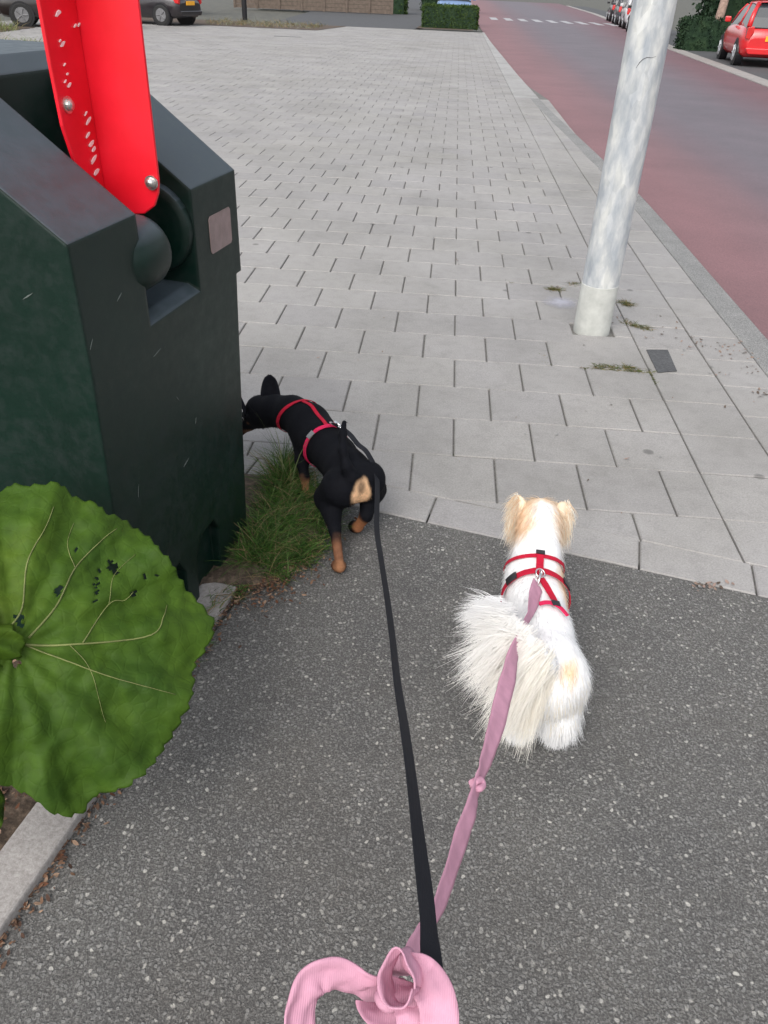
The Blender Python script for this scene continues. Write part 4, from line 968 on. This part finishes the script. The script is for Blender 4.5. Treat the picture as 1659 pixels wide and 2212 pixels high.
# ================================================================== LEASHES
def dl(y, y0, d0, y1, d1): return 1/(1/d0+(1/d1-1/d0)*(y-y0)/(y1-y0))
dpink = lambda y: dl(y, 1262, 1.83, 2130, .89)
def cdep(p): return float((np.array(p)-CAM) @ AF)
pk = [(1162, 1262, 24), (1157, 1278, 26), (1151, 1301, 24), (1142, 1327, 14), (1134, 1345, 7), (1127, 1369, 10), (1112, 1405, 21), (1099, 1461, 33), (1087, 1506, 36), (1072, 1566, 35), (1058, 1613, 30), (1044, 1657, 22), (1033, 1686, 15),
      (1028, 1708, 15), (1018, 1750, 27), (1000, 1798, 33), (980, 1860, 29), (962, 1915, 28), (944, 1965, 27), (920, 2004, 31), (896, 2045, 34), (880, 2085, 36)]
pl_ = bpy.data.objects.new('leash', None); link(pl_); tag(pl_, 'pink flat webbing leash with a knot and a loose bow, running to the white dog', 'leash')
pr_, wr_ = leash_ribbon([(x, y, dpink(y), w) for x, y, w in pk], .0365, 160, raw=True); soft_ribbon('webbing', pr_, wr_, .0365, M_pink, pl_, .0016)
d_ = dpink(1694)
bm = bmesh.new(); kn = [P(1040, 1684, d_+.006), P(1026, 1690, d_-.008), P(1022, 1700, d_-.004), P(1034, 1704, d_-.012), P(1043, 1696, d_), P(1036, 1684, d_+.004), P(1018, 1692, d_-.01)]
add_tube(bm, [Vector(q[:3]) for q in spline([tuple(k) for k in kn], 30)], .0055, 8); bm_obj('knot', bm, M_pink, pl_, smooth=True)
def loop_part(keys, W, n=60, sign=1, th=.0018, name='loop'):
    a_, b_ = leash_ribbon(keys, W, n*2, th, sign, raw=True); return soft_ribbon(name, a_, b_, W, M_pink, pl_, .0055, 8, th, .001)
loop_part([(850, 2140, .80, 34), (805, 2133, .775, 46), (763, 2118, .77, 54), (722, 2104, .765, 64), (684, 2112, .76, 66), (659, 2142, .755, 62), (648, 2185, .75, 64), (648, 2240, .745, 66), (660, 2330, .74, 66)], .0365, 70, 1)
loop_part([(866, 2106, .86, 36), (872, 2100, .80, 44), (884, 2098, .77, 62), (915, 2112, .745, 84), (940, 2150, .73, 84), (950, 2200, .725, 84), (946, 2260, .72, 84)], .0365, 50, -1)
loop_part([(878, 2120, .775, 60), (886, 2150, .75, 80), (896, 2190, .735, 84), (900, 2240, .73, 84)], .0365, 30, 1)
loop_part([(800, 2166, .77, 24), (822, 2186, .755, 60), (846, 2214, .745, 74), (870, 2250, .74, 74)], .0365, 40, 1)
# the eye of the bow, an open cylinder of webbing seen almost end-on
K = []
vd = Vector(nrm(ray(868, 2125))); ax_ = (vd + Vector(AR)*0.35+Vector(AU)*0.1).normalized(); e1_ = Vector(AR)-ax_*Vector(AR).dot(ax_); e1_.normalize(); e2_ = ax_.cross(e1_)
c_ = P(868, 2118, .745); ptsl = [c_+e1_*(.0150+.002*math.sin(2*t+1))*math.cos(t)+e2_*(.0235+.003*math.sin(3*t))*math.sin(t) for t in np.linspace(.2, 2*math.pi+.2, 40)]
soft_ribbon('loop', ptsl, [ax_]*40, .034, M_pink, pl_, .0035, 8, .0016, .002)
bm = bmesh.new(); add_tube(bm, [Vector(q[:3]) for q in spline([tuple(P(836, 2135, .765)), tuple(P(822, 2155, .75)), tuple(P(838, 2172, .745)), tuple(P(862, 2165, .755)), tuple(P(868, 2145, .77))], 24)], [.0065]*24, 8); bm_obj('knot', bm, M_pink, pl_, smooth=True)
bm = bmesh.new(); add_tube(bm, [rp+Vector((0, -.004, .010)), rp+Vector((-.002, -.016, .016)), P(1161, 1266, 1.82)], .003, 8); torus(bm, rp+Vector((0, -.008, .012)), .008, .0018, (1, .2, .2)); bm_obj('clip', bm, M_chrome, pl_, smooth=True)

dblk = lambda y: dl(y, 1095, cdep((-.27, -.27, .235)), 2110, .775)
bl_ = bpy.data.objects.new('leash', None); link(bl_); tag(bl_, 'black flat webbing leash running over the rump of the black dog to the bottom edge', 'leash')
pre = [rb_+Vector((.004, -.006, .014)), on_backb(-.350, -.060, .018), on_backb(-.315, -.120, .016), on_backb(-.278, -.170, .014), Vector((-.245, -.235, .215))]
K = [(*px_, cdep(q)) for px_, q in [((((np.array(q)-CAM) @ AR)/cdep(q)*F+W0/2, -((np.array(q)-CAM) @ AU)/cdep(q)*F+H0/2), q) for q in pre]]
keys = [(x, y, d, 9) for x, y, d in K]
keys += [(x, y, dblk(y), w) for x, y, w in [(814, 1140, 10), (822, 1200, 10), (836, 1290, 11), (848, 1380, 12), (858, 1470, 14), (872, 1560, 17), (885, 1650, 19), (896, 1740, 22), (908, 1840, 27), (919, 1930, 32), (926, 2000, 33), (930, 2050, 42), (934, 2095, 46), (938, 2130, 46)]]
v, f = leash_ribbon(keys, .023, 150, .0022); mesh_obj('webbing', v, f, M_blk, bl_)
bm = bmesh.new(); q0 = rb_+Vector((.002, -.002, .010)); add_tube(bm, [q0, q0+Vector((.010, -.014, .010)), q0+Vector((.026, -.034, .010))], [.005, .006, .004], 10); torus(bm, q0+Vector((.03, -.04, .008)), .008, .002, (.2, .3, 1)); bm_obj('clip', bm, M_chrome, bl_, smooth=True)
# ================================================================== FAR THINGS
def leaf_mass(name, lo, hi, n, size, mat, parent=None, origin=(0, 0, 0), rnd=0.0):
    lo = np.array(lo); hi = np.array(hi); p = rng.uniform(lo, hi, (n, 3)); q = (p-lo)/(hi-lo)*2-1
    ax = rng.integers(0, 3, n); s_ = np.sign(q[np.arange(n), ax]); s_[(ax == 2)] = 1; k = rng.random(n) < .75
    for i in np.where(k)[0]: p[i, ax[i]] = (hi if s_[i] > 0 else lo)[ax[i]] + rng.normal(0, size*1.2)
    d = nrm(rng.normal(0, 1, (n, 3))); e = nrm(np.cross(d, rng.normal(0, 1, (n, 3)))); s = size*rng.uniform(.6, 1.5, (n, 1))
    V = np.stack([p-d*s, p+e*s*.6, p+d*s, p-e*s*.6], 1).reshape(-1, 3)-np.array(origin)
    F_ = (np.arange(n)[:, None]*4+np.arange(4)).tolist(); return mesh_obj(name, V, F_, mat, parent)
def hedge(lo, hi, n, size, mat, label, cat='hedge', group=None, corem=None, name='hedge'):
    c = ((lo[0]+hi[0])/2, (lo[1]+hi[1])/2, lo[2]); t = thing(name, c, 0, label, cat, group)
    bm = bmesh.new(); m = size*1.0; add_box(bm, (lo[0]+m-c[0], lo[1]+m-c[1], lo[2]-c[2]), (hi[0]-m-c[0], hi[1]-m-c[1], hi[2]-m-c[2])); bm_obj('branches', bm, corem or M_hedged, t)
    leaf_mass('foliage', lo, hi, n, size, mat, t, c); return t
hedge((-1.50, 35.6, 0), (0.72, 36.6, 0.78), 9000, .028, M_hedge, 'low clipped green hedge block in front of the pale blue car')
sheet('hedge_bed', [(-1.7, 34.6), (0.5, 34.6), (0.8, 36.9), (-1.7, 36.9)], 0.012, M_soil)
hedge((7.5, 28.9, -.05), (11.5, 29.9, 0.85), 8000, .035, M_hedged, 'dark low hedge beyond the road, left of the red car')
hedge((9.6, 33.5, -.05), (24, 36, 5.0), 16000, .09, M_hedged, 'tall dark bush wall far behind the red car')
hedge((-12, 52.0, 0), (-3.2, 53.5, 2.6), 9000, .06, M_hedge, 'long green hedge above the brown timber wall')
hedge((-30, 40.0, 0), (-13, 42, 3.0), 9000, .07, M_hedged, 'dark hedge far behind the parked dark cars')
hedge((-2.6, 62.0, 0), (0.3, 66, 3.0), 6000, .07, M_hedged, 'dark shrubs far away on the left of the road')
wl = thing('timber_wall', (-8, 50.5, 0), 0, 'long low brown timber wall at the far side of the square', 'wall')
bm = bmesh.new()
for i in range(4): add_box(bm, (-5, 0, .02+i*.2), (4.2, .12, .21+i*.2))
for i in range(8): add_box(bm, (-5+i*1.3, -.06, 0), (-4.88+i*1.3, .0, .96))
bm_obj('boards', bm, M_wall, wl)
ct = thing('bollard', (-8.55, 34.0, 0), 0, 'dark round bollard at the far edge of the paved square', 'bollard')
bm = bmesh.new(); add_tube(bm, [(0, 0, 0), (0, 0, .9), (0, 0, .98)], [.10, .10, .06], 20); bm_obj('post', bm, M_black, ct)
bm = bmesh.new(); add_tube(bm, [(0, 0, .74), (0, 0, .82)], [.104, .104], 20); bm_obj('band', bm, M_white, ct)
dg_ = thing('drain_grate', (-5.2, 25.2, 0.004), 0.1, 'narrow dark rectangular drain grate set in the paving', 'drain')
bm = bmesh.new(); add_box(bm, (-.42, -.11, -.004), (.42, .11, .004)); bm_obj('frame', bm, M_kerb, dg_)
bm = bmesh.new()
for i in range(12): add_box(bm, (-.39+i*.066, -.085, .0045), (-.355+i*.066, .085, .0075))
bm_obj('slots', bm, M_black, dg_)
# rough weedy verge at the left end of the square
sp = []
for i in range(300): sp.append((random.uniform(-15, -9.2), random.uniform(15.8, 17.6), 0, .30, .5, 9, .12, None))
for i in range(260): sp.append((random.uniform(-15.5, -12.2), random.uniform(17.5, 23), 0, .40, .4, 8, .12, None))
tag(blades('verge_grass', sp, green=((0.13, 0.19, 0.04), (0.20, 0.26, 0.07), (0.26, 0.28, 0.12)), width=.016, dry=.25, segs=3), kind='stuff')
sp = [(random.uniform(-9.5, -5.2), random.uniform(30, 33.5)-.0, 0, .28, .5, 7, .15, None) for i in range(150)]
tag(blades('square_edge_weeds', sp, green=((0.13, 0.15, 0.07), (0.22, 0.22, 0.14), (0.30, 0.30, 0.22)), width=.018, dry=.4, segs=3), kind='stuff')
sheet('verge_soil', [(-15, 29.6), (-5.0, 29.6), (-4.4, 33.6), (-15, 33.6)], 0.010, M_soil)
sheet('verge_soil', [(-16, 15.6), (-9.4, 15.9), (-9.0, 17.6), (-12.0, 18.2), (-12.5, 24), (-16, 24)], 0.010, M_soil)
def tree(x, y, h, r, label, tilt=0.0, group=None):
    t = thing('tree', (x, y, -.05), 0, label, 'tree', group)
    bm = bmesh.new(); add_tube(bm, [(0, 0, 0), (0.02+tilt*.3, 0, h*.3), (tilt*.7, .03, h*.7), (tilt, 0, h)], [r*1.25, r, r*.85, r*.6], 14)
    for k in range(6):
        a = k*1.05; add_tube(bm, [(tilt, 0, h*(.8+.03*k)), (tilt+.6*math.cos(a), .6*math.sin(a), h+.7), (tilt+1.3*math.cos(a), 1.3*math.sin(a), h+1.6)], [r*.45, r*.3, r*.1], 8)
    bm_obj('trunk', bm, M_bark, t, smooth=True)
    n = 5200; cl_ = rng.normal(0, 1, (26, 3)); cl_ = nrm(cl_)*rng.uniform(.3, 1, (26, 1))*np.array([1.9, 1.9, 1.4])+np.array([tilt, 0, h+1.9])
    p = cl_[rng.integers(0, 26, n)]+rng.normal(0, .33, (n, 3)); d = nrm(rng.normal(0, 1, (n, 3))); e = nrm(np.cross(d, rng.normal(0, 1, (n, 3)))); s = .07*rng.uniform(.6, 1.4, (n, 1))
    V = np.stack([p-d*s, p+e*s*.6, p+d*s, p-e*s*.6], 1).reshape(-1, 3); mesh_obj('crown', V, (np.arange(n)[:, None]*4+np.arange(4)).tolist(), M_hedge, t); return t
tree(8.55, 29.4, 4.2, .135, 'tan tree trunk rising from the dark low hedge beyond the road', .3)
tree(11.3, 29.0, 4.6, .15, 'pale tree trunk just behind the roof of the red car, the left one of two', .3)
tree(12.5, 29.6, 4.6, .17, 'pale tree trunk behind the red car at the right edge of the picture', .3)
# ------------------------------------------------------------------ cars
def smooth_prof(tab, y): return lerp(tab, y)
def make_car(label, loc, rz, paint, L=3.75, W_=1.66, H_=1.46, group='parked cars', glass=M_glass, name='parked_car', hood=1.0):
    t = thing(name, loc, rz, label, 'car', group); hw_ = W_/2
    m = plain(name+' paint', paint, 0.3, 0.08, 3, spec=0.5, coat=0.8)
    top = [(0, .66), (.06, .84), (.25, .93), (.9, .96), (2.0, .96), (L-1.05, .92), (L-.6, .82), (L-.15, .66), (L, .52)]
    wdt = [(0, .80), (.12, .93), (.4, 1.0), (L-.8, 1.0), (L-.3, .93), (L, .76)]; bot = [(0, .34), (.15, .24), (.5, .2), (L-.5, .2), (L, .30)]
    st = sorted(set([0, .06, .14, .28, .45, .7, 1.0, 1.4, 1.8, 2.2, 2.6, L-.9, L-.6, L-.35, L-.15, L-.05, L])); bm = bmesh.new(); prev = None
    for y in st:
        w = hw_*lerp(wdt, y); zt = lerp(top, y); zb = lerp(bot, y); h_ = zt-zb
        half = [(0, zb), (w*.82, zb), (w*.96, zb+h_*.12), (w, zb+h_*.40), (w*.985, zb+h_*.66), (w*.93, zb+h_*.90), (w*.80, zt), (w*.4, zt+.012), (0, zt+.018)]
        sec_ = [(x, z) for x, z in half]+[(-x, z) for x, z in half[-2:0:-1]]; ring = [bm.verts.new((x, y, z)) for x, z in sec_]
        if prev: 
            for k in range(len(ring)): bm.faces.new((prev[k], prev[(k+1) % len(ring)], ring[(k+1) % len(ring)], ring[k]))
        else: bm.faces.new(ring[::-1])
        prev = ring
    bm.faces.new(prev); body_ = bm_obj('body', bm, m, t, smooth=True)
    # wheel arches are dark discs let into the sides, the wheels stand in them
    gb = [(.20, .96), (L-1.28, .93)]; bm = bmesh.new(); prev = None
    prof = [(.10, .90, .80), (.20, 1.12, .77), (.33, 1.33, .70), (.55, H_-.045, .65), (1.0, H_-.01, .645), (1.7, H_-.02, .645), (2.05, H_-.10, .66), (2.4, 1.16, .72), (L-1.02, .925, .79)]
    for y, z, wq in prof:
        w0 = hw_*.90; w1 = hw_*wq/0.80*.98; base = .88; zz = max(z, base+.01)
        w1 = w0+(hw_*.66-w0)*min(1, (zz-base)/(H_-base)); ring = [bm.verts.new(p) for p in ((w0, y, base), (w1+.012, y, zz-.05 if zz-.05 > base else base+.004), (w1-.06, y, zz), (-w1+.06, y, zz), (-w1-.012, y, zz-.05 if zz-.05 > base else base+.004), (-w0, y, base))]
        if prev:
            for k in range(6): bm.faces.new((prev[k], prev[(k+1) % 6], ring[(k+1) % 6], ring[k]))
        else: bm.faces.new(ring[::-1])
        prev = ring
    bm.faces.new(prev); bm_obj('windows', bm, glass, t, smooth=False, bevel=0)
    bm = bmesh.new()     # painted roof and pillars, 8 mm proud of the glass
    prev = None
    for y, z in ((.50, H_-.035), (.62, H_-.010), (1.0, H_+.008), (1.7, H_-.002), (2.02, H_-.075)):
        w1 = hw_*.66-.03; ring = [bm.verts.new(p) for p in ((w1+.05, y, z-.05), (w1, y, z+.008), (w1*.5, y, z+.03), (-w1*.5, y, z+.03), (-w1, y, z+.008), (-w1-.05, y, z-.05))]
        if prev:
            for k in range(5): bm.faces.new((prev[k], prev[k+1], ring[k+1], ring[k]))
        prev = ring
    for s in (-1, 1):
        for pts_, r_ in (([(s*hw_*.86, .12, .90), (s*hw_*.78, .28, 1.18), (s*hw_*.65, .52, H_-.05)], .065), ([(s*hw_*.88, 1.35, .90), (s*hw_*.66, 1.40, H_-.04)], .035), ([(s*hw_*.86, L-1.1, .92), (s*hw_*.76, 2.38, 1.18), (s*hw_*.65, 2.02, H_-.09)], .04)): add_tube(bm, pts_, r_, 8)
    bm_obj('roof', bm, m, t, smooth=True)
    for y in (.66, L-.72):
        for s in (-1, 1):
            bm = bmesh.new(); add_tube(bm, [(s*(hw_-.20), y, .30), (s*(hw_+.004), y, .30)], [.345, .345], 28); bm_obj('wheel_arch', bm, M_black, t)
            bm = bmesh.new(); add_tube(bm, [(s*(hw_-.17), y, .30), (s*(hw_-.16), y, .30), (s*(hw_+.006), y, .30), (s*(hw_+.016), y, .30)], [.27, .30, .30, .27], 28); wq = bm_obj('wheel', bm, M_tyre, t)
            bm = bmesh.new(); add_tube(bm, [(s*(hw_+.010), y, .30), (s*(hw_+.024), y, .30), (s*(hw_+.026), y, .30)], [.20, .19, .05], 20)
            for k in range(5): a = k*1.2566; add_tube(bm, [(s*(hw_+.026), y, .30), (s*(hw_+.03), y+.17*math.cos(a), .30+.17*math.sin(a))], .018, 6)
            bm_obj('rim', bm, M_rim, wq)
    for s in (-1, 1):
        bm = bmesh.new(); add_prism(bm, [(s*hw_*.80, .62), (s*hw_*.91, .66), (s*hw_*.90, .90), (s*hw_*.72, .92), (s*hw_*.70, .80)], 'y', -.005, .20); bm_obj('tail_lamp', bm, M_tail, t, bevel=.01)
        bm = bmesh.new(); add_prism(bm, [(s*hw_*.52, .56), (s*hw_*.78, .56), (s*hw_*.84, .66), (s*hw_*.60, .70)], 'y', L-.16, L-.010); bm_obj('headlight', bm, M_lamp, t, bevel=.01)
        bm = bmesh.new(); add_box(bm, (s*(hw_+.02)-.02, 2.28, .95), (s*(hw_+.16)+.0, 2.40, 1.09)) if s > 0 else add_box(bm, (s*(hw_+.16), 2.28, .95), (s*(hw_+.02)+.02, 2.40, 1.09)); bm_obj('mirror', bm, m, t, bevel=.03)
    bm = bmesh.new(); add_box(bm, (-.26, -.022, .60), (.26, -.003, .72)); bm_obj('number_plate', bm, M_plate, t, bevel=.004)
    bm = bmesh.new(); add_box(bm, (-.26, L-.005, .40), (.26, L+.012, .51)); bm_obj('number_plate', bm, M_plate, t, bevel=.004)
    bm = bmesh.new(); add_prism(bm, [(-hw_*.74, .30), (hw_*.74, .30), (hw_*.86, .44), (-hw_*.86, .44)], 'y', -.045, .12); bm_obj('bumper', bm, m, t, bevel=.02)
    bm = bmesh.new(); add_prism(bm, [(-.42, .53), (.42, .53), (.46, .62), (-.46, .62)], 'y', L-.12, L-.012); bm_obj('grille', bm, M_black, t, bevel=.008)
    bm = bmesh.new(); add_tube(bm, [(-.05, .075, 1.0), (.28, .085, 1.03)], .014, 6); bm_obj('wiper', bm, M_black, t)
    return t
M_rimd = plain('dirty rim', (0.16, 0.16, 0.165), 0.6, 0.2)  # darker, rougher grey rim for the two cars at the far left
def dup(root, loc, rz, label, paint=None, group=None, darker=False):
    r = root.copy(); COL.objects.link(r); r.location = loc; r.rotation_euler = (0, 0, rz); r['label'] = label
    if group: r['group'] = group
    pm = plain('paint', paint, 0.3, 0.08, 3, coat=0.8) if paint else None
    for ch in list(root.children):
        c = ch.copy(); COL.objects.link(c); c.parent = r
        if pm and ch.name.split('.')[0] in ('body', 'roof', 'mirror', 'bumper'):
            c.data = ch.data.copy(); c.data.materials[0] = pm
        for g in ch.children:
            d = g.copy(); COL.objects.link(d); d.parent = c
            if darker: d.data = g.data.copy(); d.data.materials[0] = M_rimd
    return r
red = make_car('small bright red hatchback parked beyond the road, its rear with the amber plate towards us', (8.19, 22.15, -.055), -.113, (0.62, 0.012, 0.016))
dup(red, (8.75, 40.5, -.055), -.10, 'black parked car nearest in the row at the far roadside, by the lamp post top', (0.012, 0.012, 0.015))
dup(red, (9.35, 46.2, -.055), -.10, 'white parked car between the dark ones at the far roadside', (0.60, 0.60, 0.62))
dup(red, (9.9, 52.0, -.055), -.10, 'dark grey parked car behind the white one at the far roadside', (0.05, 0.052, 0.06))
dup(red, (10.5, 58.0, -.055), -.10, 'black parked car farthest along the far roadside', (0.015, 0.015, 0.018))
dup(red, (-0.28, 43.2, 0), math.pi, 'pale blue car facing us behind the hedge block, headlights showing', (0.16, 0.27, 0.48))
dup(red, (-13.8, 24.6, 0), math.radians(-70), 'dark car at the top left corner behind the verge grass', (0.012, 0.008, 0.009), darker=True)
dup(red, (-9.2, 28.8, 0), math.radians(75), 'dark car just right of the red lifting bar at the top of the picture', (0.016, 0.012, 0.015), darker=True)
